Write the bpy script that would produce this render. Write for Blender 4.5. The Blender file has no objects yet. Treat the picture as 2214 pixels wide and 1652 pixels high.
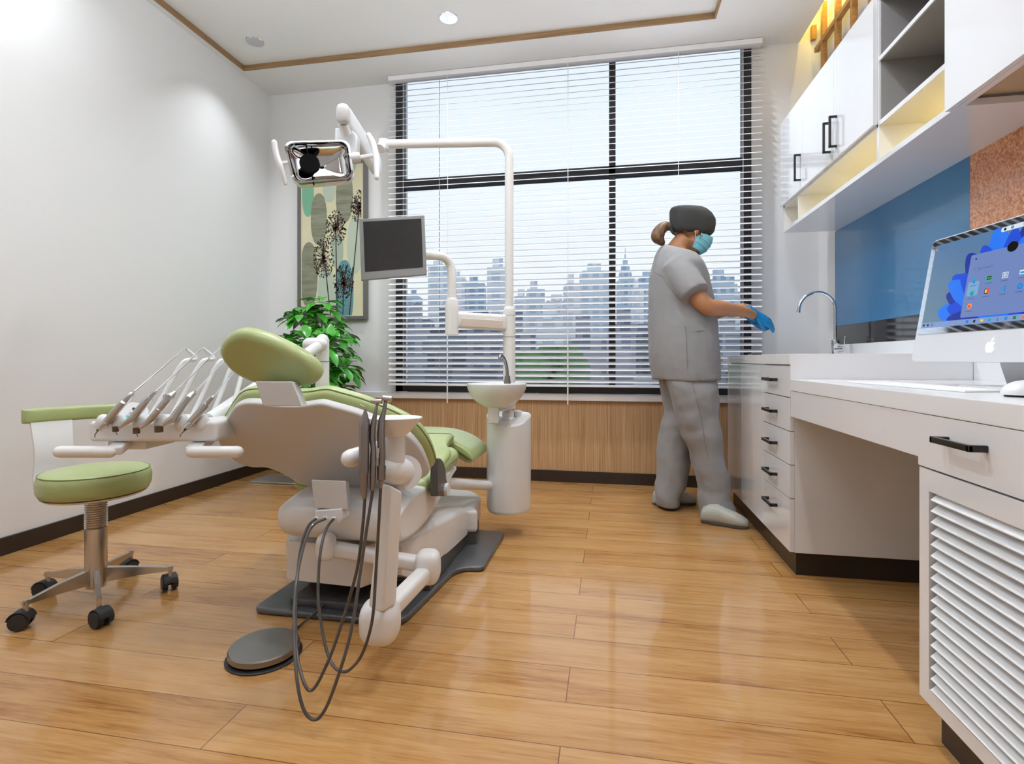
import bpy, bmesh, math, random
from mathutils import Vector, Matrix, noise
random.seed(7)
PI=math.pi
scene=bpy.context.scene; COL=scene.collection
# ------------------------------------------------------------------ camera maths (metres; camera 0.9 m high at the origin)
FPX=1137.0; HZ=776.7; EYE=0.9; YAW=math.radians(10.418)
S_,C_=math.sin(YAW),math.cos(YAW)
RV=Vector((C_,S_,0)); FV=Vector((-S_,C_,0)); UV=Vector((0,0,1))
def ray(px,py):
    a=(px-1107)/FPX; b=(HZ-py)/FPX
    return Vector((C_*a-S_, S_*a+C_, b))
def at(px,py,d=None,X=None,Y=None,Z=None):
    r=ray(px,py)
    if X is not None: t=X/r.x
    elif Y is not None: t=Y/r.y
    elif Z is not None: t=(Z-EYE)/r.z
    else: t=d
    return Vector((0,0,EYE))+r*t
def onplane(px,py,Y0,Z0,Y1,Z1):
    m=(Z1-Z0)/(Y1-Y0); r=ray(px,py); t=(Z0-m*Y0-EYE)/(r.z-m*r.y)
    return Vector((0,0,EYE))+r*t
# ------------------------------------------------------------------ object helpers
def root_of(o):
    while o.parent: o=o.parent
    return o
def thing(name,loc,label=None,cat=None,group=None):
    o=bpy.data.objects.new(name,None); o.empty_display_size=.05; COL.objects.link(o)
    o.location=loc
    tag(o,label,cat,group); return o
def tag(o,label=None,cat=None,group=None,kind=None):
    if label: o['label']=label
    if cat: o['category']=cat
    if group: o['group']=group
    if kind: o['kind']=kind
    return o
def B(): return bmesh.new()
def obj(name,bm,mats,parent=None,smooth=True,angle=35,label=None,kind=None,recalc=True):
    """bm in world coordinates -> object; a top-level mesh gets its origin at the base centre"""
    if recalc: bmesh.ops.recalc_face_normals(bm,faces=bm.faces)
    me=bpy.data.meshes.new(name)
    if parent: off=root_of(parent).location.copy()
    else:
        vs=[v.co for v in bm.verts]
        off=Vector(((min(v.x for v in vs)+max(v.x for v in vs))/2,(min(v.y for v in vs)+max(v.y for v in vs))/2,min(v.z for v in vs)))
    bmesh.ops.translate(bm,verts=bm.verts,vec=-off)
    bm.to_mesh(me); bm.free()
    if not isinstance(mats,(list,tuple)): mats=[mats]
    for m in mats: me.materials.append(m)
    if smooth:
        me.shade_smooth(); me.set_sharp_from_angle(angle=math.radians(angle))
    o=bpy.data.objects.new(name,me); COL.objects.link(o)
    if smooth:
        wn=o.modifiers.new('wn','WEIGHTED_NORMAL'); wn.keep_sharp=True; wn.weight=60
    if parent: o.parent=parent
    else: o.location=off
    if label: o['label']=label
    if kind: o['kind']=kind
    return o
def struct(name,bm,m,**k):
    return obj(name,bm,m,kind='structure',**k)
def bevel(bm,geom_e,w,seg=3):
    if w>0: bmesh.ops.bevel(bm,geom=geom_e,offset=w,segments=seg,affect='EDGES',profile=.5,clamp_overlap=True)
def box(bm,x0,x1,y0,y1,z0,z1,bev=0,seg=2,M=None,mi=0):
    b=bmesh.new()
    vs=[b.verts.new((x,y,z)) for x in (x0,x1) for y in (y0,y1) for z in (z0,z1)]
    for f in ((0,1,3,2),(4,6,7,5),(0,4,5,1),(2,3,7,6),(0,2,6,4),(1,5,7,3)): b.faces.new([vs[i] for i in f])
    bmesh.ops.recalc_face_normals(b,faces=b.faces)
    bevel(b,list(b.edges),bev,seg)
    if M is not None: bmesh.ops.transform(b,matrix=M,verts=b.verts)
    merge(bm,b,mi)
def merge(bm,b,mi=0):
    mp={v:bm.verts.new(v.co) for v in b.verts}
    for f in b.faces:
        try:
            g=bm.faces.new([mp[v] for v in f.verts]); g.material_index=mi if mi else f.material_index
        except ValueError: pass
    b.free()
def frame(d,up=None):
    d=d.normalized(); up=up or (Vector((0,0,1)) if abs(d.z)<.95 else Vector((0,1,0)))
    x=d.cross(up).normalized(); y=x.cross(d).normalized(); return x,y
def rings(bm,rs,cap=True,mi=0,closed=False):
    vr=[[bm.verts.new(p) for p in r] for r in rs]; n=len(vr[0])
    pairs=list(zip(vr[:-1],vr[1:]))
    if closed: pairs.append((vr[-1],vr[0]))
    for a,b in pairs:
        for i in range(n):
            f=bm.faces.new((a[i],a[(i+1)%n],b[(i+1)%n],b[i])); f.material_index=mi
    if cap and not closed:
        bm.faces.new(list(reversed(vr[0]))).material_index=mi; bm.faces.new(vr[-1]).material_index=mi
def crom(pts,n=8,closed=False):
    pts=[Vector(p) for p in pts]; out=[]
    N=len(pts); m=N if closed else N-1
    for i in range(m):
        if closed: p0,p1,p2,p3=pts[(i-1)%N],pts[i],pts[(i+1)%N],pts[(i+2)%N]
        else: p0,p1,p2,p3=pts[max(i-1,0)],pts[i],pts[i+1],pts[min(i+2,N-1)]
        for k in range(n):
            t=k/n
            out.append(.5*((2*p1)+(p2-p0)*t+(2*p0-5*p1+4*p2-p3)*t*t+(3*p1-p0-3*p2+p3)*t**3))
    if not closed: out.append(pts[-1])
    return out
def tube(bm,pts,r,seg=12,smooth=0,mi=0,round_ends=False):
    """r: number or list per control point"""
    pts=[Vector(p) for p in pts]
    rr=list(r) if isinstance(r,(list,tuple)) else [r]*len(pts)
    if smooth:
        q=crom([Vector((*p,)) for p in pts],smooth); rq=[x.x for x in crom([Vector((v,0,0)) for v in rr],smooth)]
        pts,rr=q,rq
    if round_ends:
        for e in (0,-1):
            a=pts[e]; b=pts[1] if e==0 else pts[-2]; d=(a-b).normalized(); R=rr[e]
            ex=[(a+d*R*math.sin(t),R*math.cos(t)) for t in (.5,.9,1.25,1.5)]
            if e==0:
                pts=[p for p,_ in reversed(ex)]+pts; rr=[x for _,x in reversed(ex)]+rr
            else:
                pts=pts+[p for p,_ in ex]; rr=rr+[x for _,x in ex]
    x,y=None,None; rs=[]
    for i,p in enumerate(pts):
        d=(pts[min(i+1,len(pts)-1)]-pts[max(i-1,0)])
        if d.length<1e-9: d=Vector((0,0,1))
        d.normalize()
        if x is None: x,y=frame(d)
        else:
            x=(x-d*x.dot(d)).normalized(); y=x.cross(d).normalized()
        rs.append([p+(x*math.cos(2*PI*k/seg)+y*math.sin(2*PI*k/seg))*rr[i] for k in range(seg)])
    rings(bm,rs,mi=mi)
def lathe(bm,prof,base,axis=(0,0,1),seg=32,mi=0,sx=1,sy=1):
    """prof: (radius, height) pairs"""
    ax=Vector(axis).normalized(); x,y=frame(ax); base=Vector(base)
    rs=[[base+ax*h+(x*math.cos(2*PI*k/seg)*sx+y*math.sin(2*PI*k/seg)*sy)*max(r,1e-4) for k in range(seg)] for r,h in prof]
    rings(bm,rs,mi=mi)
def prism(bm,pts,off,bev=0,seg=3,mi=0):
    b=bmesh.new(); off=Vector(off)
    a=[b.verts.new(p) for p in pts]; c=[b.verts.new(Vector(p)+off) for p in pts]; n=len(pts)
    f0=b.faces.new(list(reversed(a))); f1=b.faces.new(c)
    for i in range(n): b.faces.new((a[i],a[(i+1)%n],c[(i+1)%n],c[i]))
    bmesh.ops.recalc_face_normals(b,faces=b.faces)
    if bev: bevel(b,list(set(f0.edges)|set(f1.edges)),bev,seg)
    merge(bm,b,mi)
def rpoly(pts,r,n=5):
    pts=[Vector(p) for p in pts]; out=[]; N=len(pts)
    rl=r if isinstance(r,(list,tuple)) else [r]*N
    for i in range(N):
        a,b_,c=pts[i-1],pts[i],pts[(i+1)%N]; q=min(rl[i],(a-b_).length*.48,(c-b_).length*.48)
        s_=b_+(a-b_).normalized()*q; e_=b_+(c-b_).normalized()*q
        for k in range(n+1):
            t=k/n; out.append(s_*(1-t)**2+b_*2*t*(1-t)+e_*t*t)
    return out
def inset(pts,d,nrm):
    n=len(pts); out=[]
    nrm=Vector(nrm).normalized()
    cen=sum(pts,Vector())/n
    for i in range(n):
        t=(pts[(i+1)%n]-pts[i-1]).normalized(); m=nrm.cross(t).normalized()
        out.append(pts[i]+m*d)
    # orientation test
    a0=sum((p-cen).length for p in pts); a1=sum((p-cen).length for p in out)
    if (a1>a0)==(d>0): out=[pts[i]-(out[i]-pts[i]) for i in range(n)]
    return out
def pillow(bm,pts,off,r,mi=0,steps=4):
    """rounded slab: outline pts (closed), thickness vector off, edge radius r"""
    off=Vector(off); n=off.normalized(); T=off.length; rs=[]
    for k in range(steps+1):
        a=k/steps*PI/2; rs.append([p+n*(r*(1-math.sin(a))) for p in inset(pts,r*(1-math.cos(PI/2-a)) if 0 else r*(1-math.sin(a)) if False else r*(1-math.sin(a)),off)])
    # bottom quarter: start inset r at 0 height -> outline at height r
    rs=[]
    for k in range(steps+1):
        a=k/steps*PI/2; ins=r*(1-math.sin(a)); h=r*(1-math.cos(a)); rs.append([p+n*h for p in (inset(pts,ins,off) if ins>1e-6 else pts)])
    for k in range(steps+1):
        a=PI/2-k/steps*PI/2; ins=r*(1-math.sin(a)); h=T-r*(1-math.cos(a)); rs.append([p+n*h for p in (inset(pts,ins,off) if ins>1e-6 else pts)])
    rings(bm,rs,mi=mi)
def ball(bm,c,rx,ry=None,rz=None,seg=20,ringn=12,M=None,mi=0,pw=1):
    ry=ry or rx; rz=rz or rx; c=Vector(c); rs=[]
    for j in range(1,ringn):
        a=-PI/2+PI*j/ringn
        ca=abs(math.cos(a))**pw; sa=math.copysign(abs(math.sin(a))**pw,math.sin(a))
        ring=[]
        for k in range(seg):
            t=2*PI*k/seg
            v=Vector((rx*ca*math.copysign(abs(math.cos(t))**pw,math.cos(t)),ry*ca*math.copysign(abs(math.sin(t))**pw,math.sin(t)),rz*sa))
            if M is not None: v=M@v
            ring.append(c+v)
        rs.append(ring)
    rings(bm,rs,mi=mi)
CAMROT=Matrix((( C_,-S_,0),(S_,C_,0),(0,0,1)))      # columns: lateral, depth, up
def cbox(bm,u0,u1,v0,v1,z0,z1,bev=0,seg=2,mi=0,R=CAMROT):
    box(bm,u0,u1,v0,v1,z0,z1,bev,seg,M=R.to_4x4(),mi=mi)
def bake(o):
    dg=bpy.context.evaluated_depsgraph_get(); dg.update()
    me=bpy.data.meshes.new_from_object(o.evaluated_get(dg)); old=o.data
    o.modifiers.clear(); o.data=me; return o
def remesh(o,voxel,it=4,fac=.6):
    o.modifiers.clear()
    m=o.modifiers.new('r','REMESH'); m.mode='VOXEL'; m.voxel_size=voxel; m.use_smooth_shade=True
    s=o.modifiers.new('s','SMOOTH'); s.factor=fac; s.iterations=it
    mats=list(o.data.materials)
    bake(o)
    if not o.data.materials:
        for mm in mats: o.data.materials.append(mm)
    o.data.shade_smooth(); return o
# ------------------------------------------------------------------ materials
def mat(name,col,rough=.5,metal=0,coat=0,spec=.5,bump=0,bscale=60,emit=None,estr=0,vary=0,vscale=3,sheen=0):
    m=bpy.data.materials.new(name); m.use_nodes=True; nt=m.node_tree; b=nt.nodes['Principled BSDF']
    b.inputs['Base Color'].default_value=(*col,1); b.inputs['Roughness'].default_value=rough
    b.inputs['Metallic'].default_value=metal; b.inputs['Coat Weight'].default_value=coat
    b.inputs['Coat Roughness'].default_value=.05; b.inputs['Specular IOR Level'].default_value=spec
    if sheen: b.inputs['Sheen Weight'].default_value=sheen
    if emit: b.inputs['Emission Color'].default_value=(*emit,1); b.inputs['Emission Strength'].default_value=estr
    tc=nt.nodes.new('ShaderNodeTexCoord')
    if vary:
        n=nt.nodes.new('ShaderNodeTexNoise'); n.inputs['Scale'].default_value=vscale; nt.links.new(tc.outputs['Object'],n.inputs['Vector'])
        mx=nt.nodes.new('ShaderNodeMix'); mx.data_type='RGBA'; nt.links.new(n.outputs['Fac'],mx.inputs['Factor'])
        mx.inputs['A'].default_value=(*[c*(1-vary) for c in col],1); mx.inputs['B'].default_value=(*[min(1,c*(1+vary)) for c in col],1)
        nt.links.new(mx.outputs['Result'],b.inputs['Base Color'])
    if bump:
        n=nt.nodes.new('ShaderNodeTexNoise'); n.inputs['Scale'].default_value=bscale; n.inputs['Detail'].default_value=3
        nt.links.new(tc.outputs['Object'],n.inputs['Vector'])
        bp=nt.nodes.new('ShaderNodeBump'); bp.inputs['Strength'].default_value=bump; bp.inputs['Distance'].default_value=.01
        nt.links.new(n.outputs['Fac'],bp.inputs['Height']); nt.links.new(bp.outputs['Normal'],b.inputs['Normal'])
    return m
def grain(name,c1,c2,scale,rough=.4,coat=0,detail=6,c3=None,coord='Object'):
    """wood with stretched grain; scale = xyz noise scale"""
    m=mat(name,c1,rough,coat=coat); nt=m.node_tree; b=nt.nodes['Principled BSDF']
    tc=nt.nodes.new('ShaderNodeTexCoord'); mp=nt.nodes.new('ShaderNodeMapping'); mp.inputs['Scale'].default_value=scale
    nt.links.new(tc.outputs[coord],mp.inputs['Vector'])
    n=nt.nodes.new('ShaderNodeTexNoise'); n.inputs['Scale'].default_value=1; n.inputs['Detail'].default_value=detail; n.inputs['Roughness'].default_value=.65
    nt.links.new(mp.outputs['Vector'],n.inputs['Vector'])
    r=nt.nodes.new('ShaderNodeValToRGB'); r.color_ramp.elements[0].position=.35; r.color_ramp.elements[0].color=(*c2,1)
    r.color_ramp.elements[1].position=.65; r.color_ramp.elements[1].color=(*c1,1)
    nt.links.new(n.outputs['Fac'],r.inputs['Fac']); nt.links.new(r.outputs['Color'],b.inputs['Base Color'])
    return m
M={}
M['wall']=mat('white_wall_paint',(.80,.805,.815),.55,bump=.02,bscale=200)
M['ceil']=mat('ceiling_paint',(.82,.82,.82),.7)
M['base']=mat('dark_baseboard',(.030,.021,.017),.35,vary=.15,vscale=8)
M['gloss']=mat('white_gloss_lacquer',(.79,.80,.83),.12,coat=.6,vary=.01)
M['worktop']=mat('white_stone_worktop',(.82,.825,.84),.25,coat=.2,vary=.02,vscale=10)
M['gap']=mat('dark_gap',(.06,.055,.05),.7)
M['greyin']=mat('grey_shelf_interior',(.30,.29,.285),.5,vary=.03)
M['darkin']=mat('dark_grey_panel',(.035,.033,.035),.45,vary=.05)
M['cream']=mat('cream_shelf_interior',(.74,.69,.56),.35,vary=.02)
M['handle']=mat('black_metal_handle',(.035,.033,.032),.3,metal=.6,vary=.1)
M['chrome']=mat('chrome',(.82,.83,.85),.07,metal=1,vary=.02)
M['steel']=mat('brushed_steel',(.55,.53,.51),.26,metal=1,vary=.08,vscale=20)
M['dsteel']=mat('dark_steel',(.30,.28,.28),.3,metal=1,vary=.08,vscale=20)
M['bronze']=mat('dark_bronze_tip',(.16,.11,.08),.3,metal=1,vary=.1)
M['plastic']=mat('white_moulded_plastic',(.77,.775,.785),.3,coat=.15,vary=.012)
M['plastic2']=mat('warm_white_plastic',(.79,.78,.77),.3,coat=.1,vary=.012)
M['shell']=mat('pale_grey_shell',(.60,.59,.59),.4,vary=.012)
M['green']=mat('green_upholstery',(.38,.45,.19),.32,coat=.12,bump=.03,bscale=300,vary=.03)
M['greenback']=mat('olive_upholstery',(.36,.38,.10),.45,bump=.03,bscale=300,vary=.03)
M['seam']=mat('dark_green_seam',(.16,.19,.06),.6)
M['darkgrey']=mat('dark_grey_metal',(.085,.088,.098),.3,coat=.3,vary=.08,vscale=12)
M['bracket']=mat('charcoal_plastic',(.085,.078,.075),.35,vary=.08)
M['rubber']=mat('black_rubber',(.022,.022,.024),.5,bump=.05,vary=.2)
M['hose']=mat('dark_grey_hose',(.07,.062,.058),.32,coat=.2,vary=.1)
M['frame']=mat('dark_window_frame',(.040,.040,.046),.4,vary=.1)
M['sill']=mat('pale_sill',(.80,.80,.83),.35)
M['slat']=mat('white_blind_slat',(.90,.90,.93),.32,coat=.1)
M['cord']=mat('white_cord',(.8,.8,.8),.6)
M['scrub']=mat('grey_scrub_fabric',(.27,.268,.275),.85,bump=.15,bscale=25,vary=.06,vscale=5,sheen=.1)
M['cap']=mat('charcoal_cap_fabric',(.042,.044,.043),.8,bump=.1,bscale=40,vary=.12,vscale=8)
M['skin']=mat('skin',(.43,.195,.09),.5,bump=.03,bscale=90,vary=.08,vscale=12)
M['hair']=grain('brown_hair',(.25,.14,.07),(.06,.028,.014),(60,60,14),.5)
M['glove']=mat('blue_nitrile_glove',(.008,.22,.50),.38,bump=.06,bscale=120,vary=.08,vscale=20)
M['mask']=mat('pale_blue_mask',(.17,.50,.60),.75,vary=.05,vscale=20)
M['maskfold']=mat('light_mask_edge',(.45,.66,.74),.75)
M['shoe']=mat('off_white_shoe',(.42,.42,.37),.45,vary=.06,vscale=15)
M['sole']=mat('dark_shoe_sole',(.06,.055,.05),.6)
M['leaf']=mat('glossy_green_leaf',(.045,.30,.018),.3,coat=.25,vary=.45,vscale=9)
M['stem']=mat('green_stem',(.10,.22,.04),.5,vary=.2)
M['pot']=mat('grey_planter',(.35,.36,.36),.5,vary=.05)
M['soil']=mat('soil',(.03,.02,.012),.9,bump=.6,bscale=80,vary=.3)
M['blue']=mat('blue_glass_panel',(.022,.19,.42),.18,coat=.25,vary=.02)
M['blackglass']=mat('black_glass_strip',(.02,.019,.022),.08,coat=.5,vary=.05)
M['emit']=mat('lamp_glow',(1,1,1),.5,emit=(1,.97,.93),estr=9)
M['alu']=mat('white_aluminium',(.68,.69,.72),.28,coat=.2,vary=.01)
M['mirror']=mat('blue_mirror_bezel',(.80,.87,.97),.04,metal=1,vary=.03)
M['reflector']=mat('polished_reflector',(.62,.62,.63),.05,metal=1,vary=.02)
M['black']=mat('matt_black',(.003,.003,.003),.9,spec=.1,vary=.1)
M['bezelgrey']=mat('grey_monitor_bezel',(.26,.26,.265),.4,vary=.03)
M['screen']=mat('dark_screen_glass',(.030,.029,.030),.12,coat=.4,vary=.03)
M['paper']=mat('white_paper',(.84,.83,.81),.6,vary=.03,vscale=15)
M['ink']=mat('grey_ink',(.4,.4,.42),.7)
M['teal']=mat('teal_button',(.10,.55,.50),.4)
M['floorwood']=None
def floor_mat():
    m=mat('oak_plank_floor',(.5,.3,.1),.27,coat=.5); nt=m.node_tree; N=nt.nodes; L=nt.links; b=N['Principled BSDF']
    tc=N.new('ShaderNodeTexCoord'); geo=N.new('ShaderNodeNewGeometry'); sp=N.new('ShaderNodeSeparateXYZ'); L.new(geo.outputs['Position'],sp.inputs[0])
    def mth(op,a,bb=None,c=None):
        n=N.new('ShaderNodeMath'); n.operation=op
        for i,v in enumerate((a,bb,c)):
            if v is None: continue
            if isinstance(v,(int,float)): n.inputs[i].default_value=v
            else: L.new(v,n.inputs[i])
        return n.outputs[0]
    W=.1597; ln=.8165
    yr=mth('DIVIDE',mth('SUBTRACT',sp.outputs['Y'],1.381-20*W),W); row=mth('FLOOR',yr); fy=mth('FRACT',yr)
    par=mth('MODULO',row,2.0)
    xr=mth('DIVIDE',mth('ADD',sp.outputs['X'],.112+20*ln),ln); colx=mth('FLOOR',xr); fx=mth('FRACT',xr)
    # grooves: rows and, in every other row, the butt joints
    gy=mth('LESS_THAN',fy,.016); gx=mth('MULTIPLY',mth('LESS_THAN',fx,.0032),mth('LESS_THAN',par,.5))
    gr=mth('MAXIMUM',mth('MULTIPLY',gy,.95),gx)
    wn=N.new('ShaderNodeTexWhiteNoise'); wn.noise_dimensions='2D'; cv=N.new('ShaderNodeCombineXYZ'); L.new(row,cv.inputs[0])
    L.new(mth('MULTIPLY',colx,mth('SUBTRACT',1.0,par)),cv.inputs[1]); L.new(cv.outputs[0],wn.inputs['Vector'])
    off=N.new('ShaderNodeVectorMath'); off.operation='MULTIPLY_ADD'; L.new(wn.outputs['Color'],off.inputs[0]); off.inputs[1].default_value=(7,3,5); L.new(geo.outputs['Position'],off.inputs[2])
    def noise_(scale,detail,rough=.6,dist=0):
        mp=N.new('ShaderNodeMapping'); mp.inputs['Scale'].default_value=scale; L.new(off.outputs[0],mp.inputs['Vector'])
        n=N.new('ShaderNodeTexNoise'); n.inputs['Scale'].default_value=1; n.inputs['Detail'].default_value=detail; n.inputs['Roughness'].default_value=rough; n.inputs['Distortion'].default_value=dist
        L.new(mp.outputs['Vector'],n.inputs['Vector']); return n.outputs['Fac']
    g1=noise_((3,46,1),6,.7,.4); g2=noise_((1.4,7,1),3,.5,.6); g3=noise_((11,170,1),3,.6)
    v=mth('ADD',mth('ADD',mth('MULTIPLY',g1,.50),mth('MULTIPLY',g2,.38)),mth('MULTIPLY',g3,.22))
    v=mth('ADD',v,mth('MULTIPLY',mth('SUBTRACT',wn.outputs['Value'],.5),.06))
    r=N.new('ShaderNodeValToRGB'); e=r.color_ramp.elements
    e[0].position=.38; e[0].color=(.255,.098,.022,1); e[1].position=.74; e[1].color=(.54,.32,.135,1)
    x=r.color_ramp.elements.new(.50); x.color=(.42,.205,.062,1)
    x=r.color_ramp.elements.new(.60); x.color=(.49,.265,.095,1)
    L.new(v,r.inputs['Fac'])
    mx=N.new('ShaderNodeMix'); mx.data_type='RGBA'; L.new(gr,mx.inputs['Factor']); L.new(r.outputs['Color'],mx.inputs['A']); mx.inputs['B'].default_value=(.16,.06,.015,1)
    L.new(mx.outputs['Result'],b.inputs['Base Color'])
    rr=N.new('ShaderNodeMapRange'); L.new(g1,rr.inputs['Value']); rr.inputs['To Min'].default_value=.17; rr.inputs['To Max'].default_value=.30; L.new(rr.outputs['Result'],b.inputs['Roughness'])
    bp=N.new('ShaderNodeBump'); bp.inputs['Strength'].default_value=.06; bp.inputs['Distance'].default_value=.003; L.new(g1,bp.inputs['Height']); L.new(bp.outputs['Normal'],b.inputs['Normal'])
    return m
M['floor']=floor_mat()
M['panelwood']=grain('vertical_grain_wainscot',(.60,.40,.22),(.38,.21,.095),(120,1,1.6),.4,detail=4)
M['trimwood']=grain('oak_ceiling_trim',(.36,.22,.105),(.24,.135,.06),(3,3,60),.5)
M['lattice']=grain('oak_lattice',(.46,.24,.07),(.30,.14,.035),(8,8,70),.45)
def orange_mat():
    m=mat('orange_speckled_panel',(.6,.2,.06),.22,coat=.3); nt=m.node_tree; b=nt.nodes['Principled BSDF']
    tc=nt.nodes.new('ShaderNodeTexCoord'); n=nt.nodes.new('ShaderNodeTexNoise'); n.inputs['Scale'].default_value=110; n.inputs['Detail'].default_value=4
    nt.links.new(tc.outputs['Object'],n.inputs['Vector']); r=nt.nodes.new('ShaderNodeValToRGB')
    r.color_ramp.elements[0].position=.35; r.color_ramp.elements[0].color=(.44,.13,.04,1); r.color_ramp.elements[1].position=.66; r.color_ramp.elements[1].color=(.86,.42,.20,1)
    nt.links.new(n.outputs['Fac'],r.inputs['Fac']); nt.links.new(r.outputs['Color'],b.inputs['Base Color']); return m
M['orange']=orange_mat()
def glass_mat():
    m=bpy.data.materials.new('window_glass'); m.use_nodes=True; nt=m.node_tree; nt.nodes.clear()
    o=nt.nodes.new('ShaderNodeOutputMaterial'); t=nt.nodes.new('ShaderNodeBsdfTransparent'); t.inputs[0].default_value=(.93,.96,.98,1)
    g=nt.nodes.new('ShaderNodeBsdfGlossy'); g.inputs['Roughness'].default_value=.02; fr=nt.nodes.new('ShaderNodeFresnel'); fr.inputs[0].default_value=1.45
    mx=nt.nodes.new('ShaderNodeMixShader'); nt.links.new(fr.outputs[0],mx.inputs[0]); nt.links.new(t.outputs[0],mx.inputs[1]); nt.links.new(g.outputs[0],mx.inputs[2]); nt.links.new(mx.outputs[0],o.inputs[0]); return m
M['glass']=glass_mat()
def flat(name,col,rough=.6): return mat(name,col,rough)
def screen_em(name,col,s=1.0):
    m=mat(name,(.01,.01,.01),.15,emit=col,estr=s); return m
# ------------------------------------------------------------------ room
XL,XR,YB,YR,H=-2.739,1.40,3.882,-2.4,3.06
WX0,WX1,WZ0,WZ1=-1.64,.973,.648,3.0
b=B(); box(b,XL-.15,XR+.15,YR-.15,YB+.25,-.12,0); struct('floor',b,M['floor'],smooth=False)
b=B(); box(b,XL-.15,XL,YR-.15,YB+.25,0,H+.25); struct('wall_left',b,M['wall'],smooth=False)
b=B(); box(b,XR,XR+.15,YR-.15,YB+.25,0,H+.25); struct('wall_right',b,M['wall'],smooth=False)
b=B(); box(b,XL,XR,YR-.15,YR,0,H+.25); struct('wall_rear',b,M['wall'],smooth=False)
b=B()
box(b,XL,WX0,YB,YB+.25,0,H+.25); box(b,WX1,XR,YB,YB+.25,0,H+.25); box(b,WX0,WX1,YB,YB+.25,0,.605); box(b,WX0,WX1,YB,YB+.25,WZ1+.2,H+.25)
struct('wall_back',b,M['wall'],smooth=False)
# ceiling: slab with raised tray and a light cove at the right
TX0,TX1,TY1,TY0=-2.690,.668,3.513,-1.9; TZ=3.094; CX=1.278
b=B()
box(b,XL,TX0,YR,YB,H,H+.1); box(b,TX1,CX,YR,YB,H,H+.1); box(b,TX0,TX1,TY1,YB,H,H+.1); box(b,TX0,TX1,YR,TY0,H,H+.1)
box(b,TX0,TX1,TY0,TY1,TZ,TZ+.1); box(b,XL,XR,YR,YB,H+.24,H+.3); box(b,CX-.01,CX,YR,YB,H+.1,H+.24)
struct('ceiling',b,M['ceil'],smooth=False)
b=B(); w=.012
box(b,TX0,TX0+w,TY0,TY1,H-.002,TZ); box(b,TX1-w,TX1,TY0,TY1,H-.002,TZ); box(b,TX0+w,TX1-w,TY1-w,TY1,H-.002,TZ); box(b,TX0+w,TX1-w,TY0,TY0+w,H-.002,TZ)
struct('trim_1',b,M['trimwood'],smooth=False)
# baseboards, wainscot, sill
b=B(); box(b,XL,XL+.014,YR,YB,0,.082,.002); struct('baseboard_left',b,M['base'])
b=B(); box(b,XL+.014,.76,YB-.026,YB-.012,0,.082,.002); struct('baseboard_back',b,M['base'])
b=B()
x=-1.69+.0; edges=[-2.739+.014,-1.667,-.93,-.19,.55,1.29]
edges=[-2.725,-1.667,.85]
for a,c in zip(edges[:-1],edges[1:]): box(b,a+.002,c-.002,YB-.012,YB,.0,.598)
struct('trim_2',b,M['panelwood'],smooth=False)
b=B(); box(b,-2.725,.86,YB-.045,YB,.598,.646,.004); struct('trim_3',b,M['sill'])
# window
win=thing('window_1',((WX0+WX1)/2,YB+.04,WZ0),'large black framed window of four panes behind the white blind','window'); win['kind']='structure'
b=B(); y0,y1=YB+.005,YB+.075
box(b,WX0,WX0+.057,y0,y1,WZ0,WZ1+.2); box(b,WX1-.057,WX1,y0,y1,WZ0,WZ1+.2)
box(b,WX0,WX1,y0,y1,WZ0,.712); box(b,WX0,WX1,y0,y1,WZ1+.16,WZ1+.2)
box(b,.003,.049,y0-.004,y1,.70,WZ1+.16); box(b,WX0+.05,WX1-.05,y0-.004,y1,2.232,2.303)
obj('window_frame',b,M['frame'],win,smooth=False)
for x0,x1 in ((WX0+.057,.003),(.049,WX1-.057)):
    for z0,z1 in ((.712,2.232),(2.303,WZ1+.16)):
        b=B(); box(b,x0,x1,YB+.05,YB+.056,z0,z1); obj('pane',b,M['glass'],win,smooth=False)
# blind
bl=thing('window_blind',(-.33,3.80,.70),'wide white venetian blind with open slats covering the window','blind')
BX0,BX1=-1.655,1.015
def slat_mesh():
    b=B(); t=math.radians(24); w=.052; n=6; rs=[]
    for x in (BX0,BX1):
        top=[];bot=[]
        for i in range(n+1):
            s=(i/n-.5)*w; crown=.0022*(1-(2*i/n-1)**2)
            y=s*math.cos(t)-crown*math.sin(t); z=s*math.sin(t)+crown*math.cos(t)
            top.append(Vector((x,3.80+y,0.70+z))); bot.append(Vector((x,3.80+y+.0002,.70+z-.0013)))
        rs.append(top+bot[::-1])
    rings(b,rs); return b
NS=53; P0=.742; DP=.0433
s0=obj('slat',slat_mesh(),M['slat'],bl,angle=50)
s0.location=(0,0,P0-.70)
for i in range(1,NS):
    c=s0.copy(); COL.objects.link(c); c.parent=bl; c.location=(0,0,P0-.70+i*DP)
b=B(); box(b,BX0,BX1,3.778,3.822,.700,.716,.003); obj('bottom_rail',b,M['slat'],bl)
b=B(); box(b,BX0,BX1,3.77,3.83,3.022,3.058,.003); obj('headrail',b,M['slat'],bl)
for px in (968,1228,1467):
    X=at(px,600,Y=3.77).x
    b=B(); tube(b,[(X,3.768,3.03),(X,3.768,.712)],.0022,6); obj('ladder_cord',b,M['cord'],bl)
    if px!=1467:
        b=B(); tube(b,[(X-.001,3.765,1.1),(X-.001,3.762,.575)],.0052,8); obj('tilt_wand',b,M['cord'],bl)
for X in (-1.555,-1.265,.905):
    b=B(); tube(b,[(X,3.828,3.03),(X,3.828,.712)],.003,6); obj('ladder_cord',b,M['cord'],bl)
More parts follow.
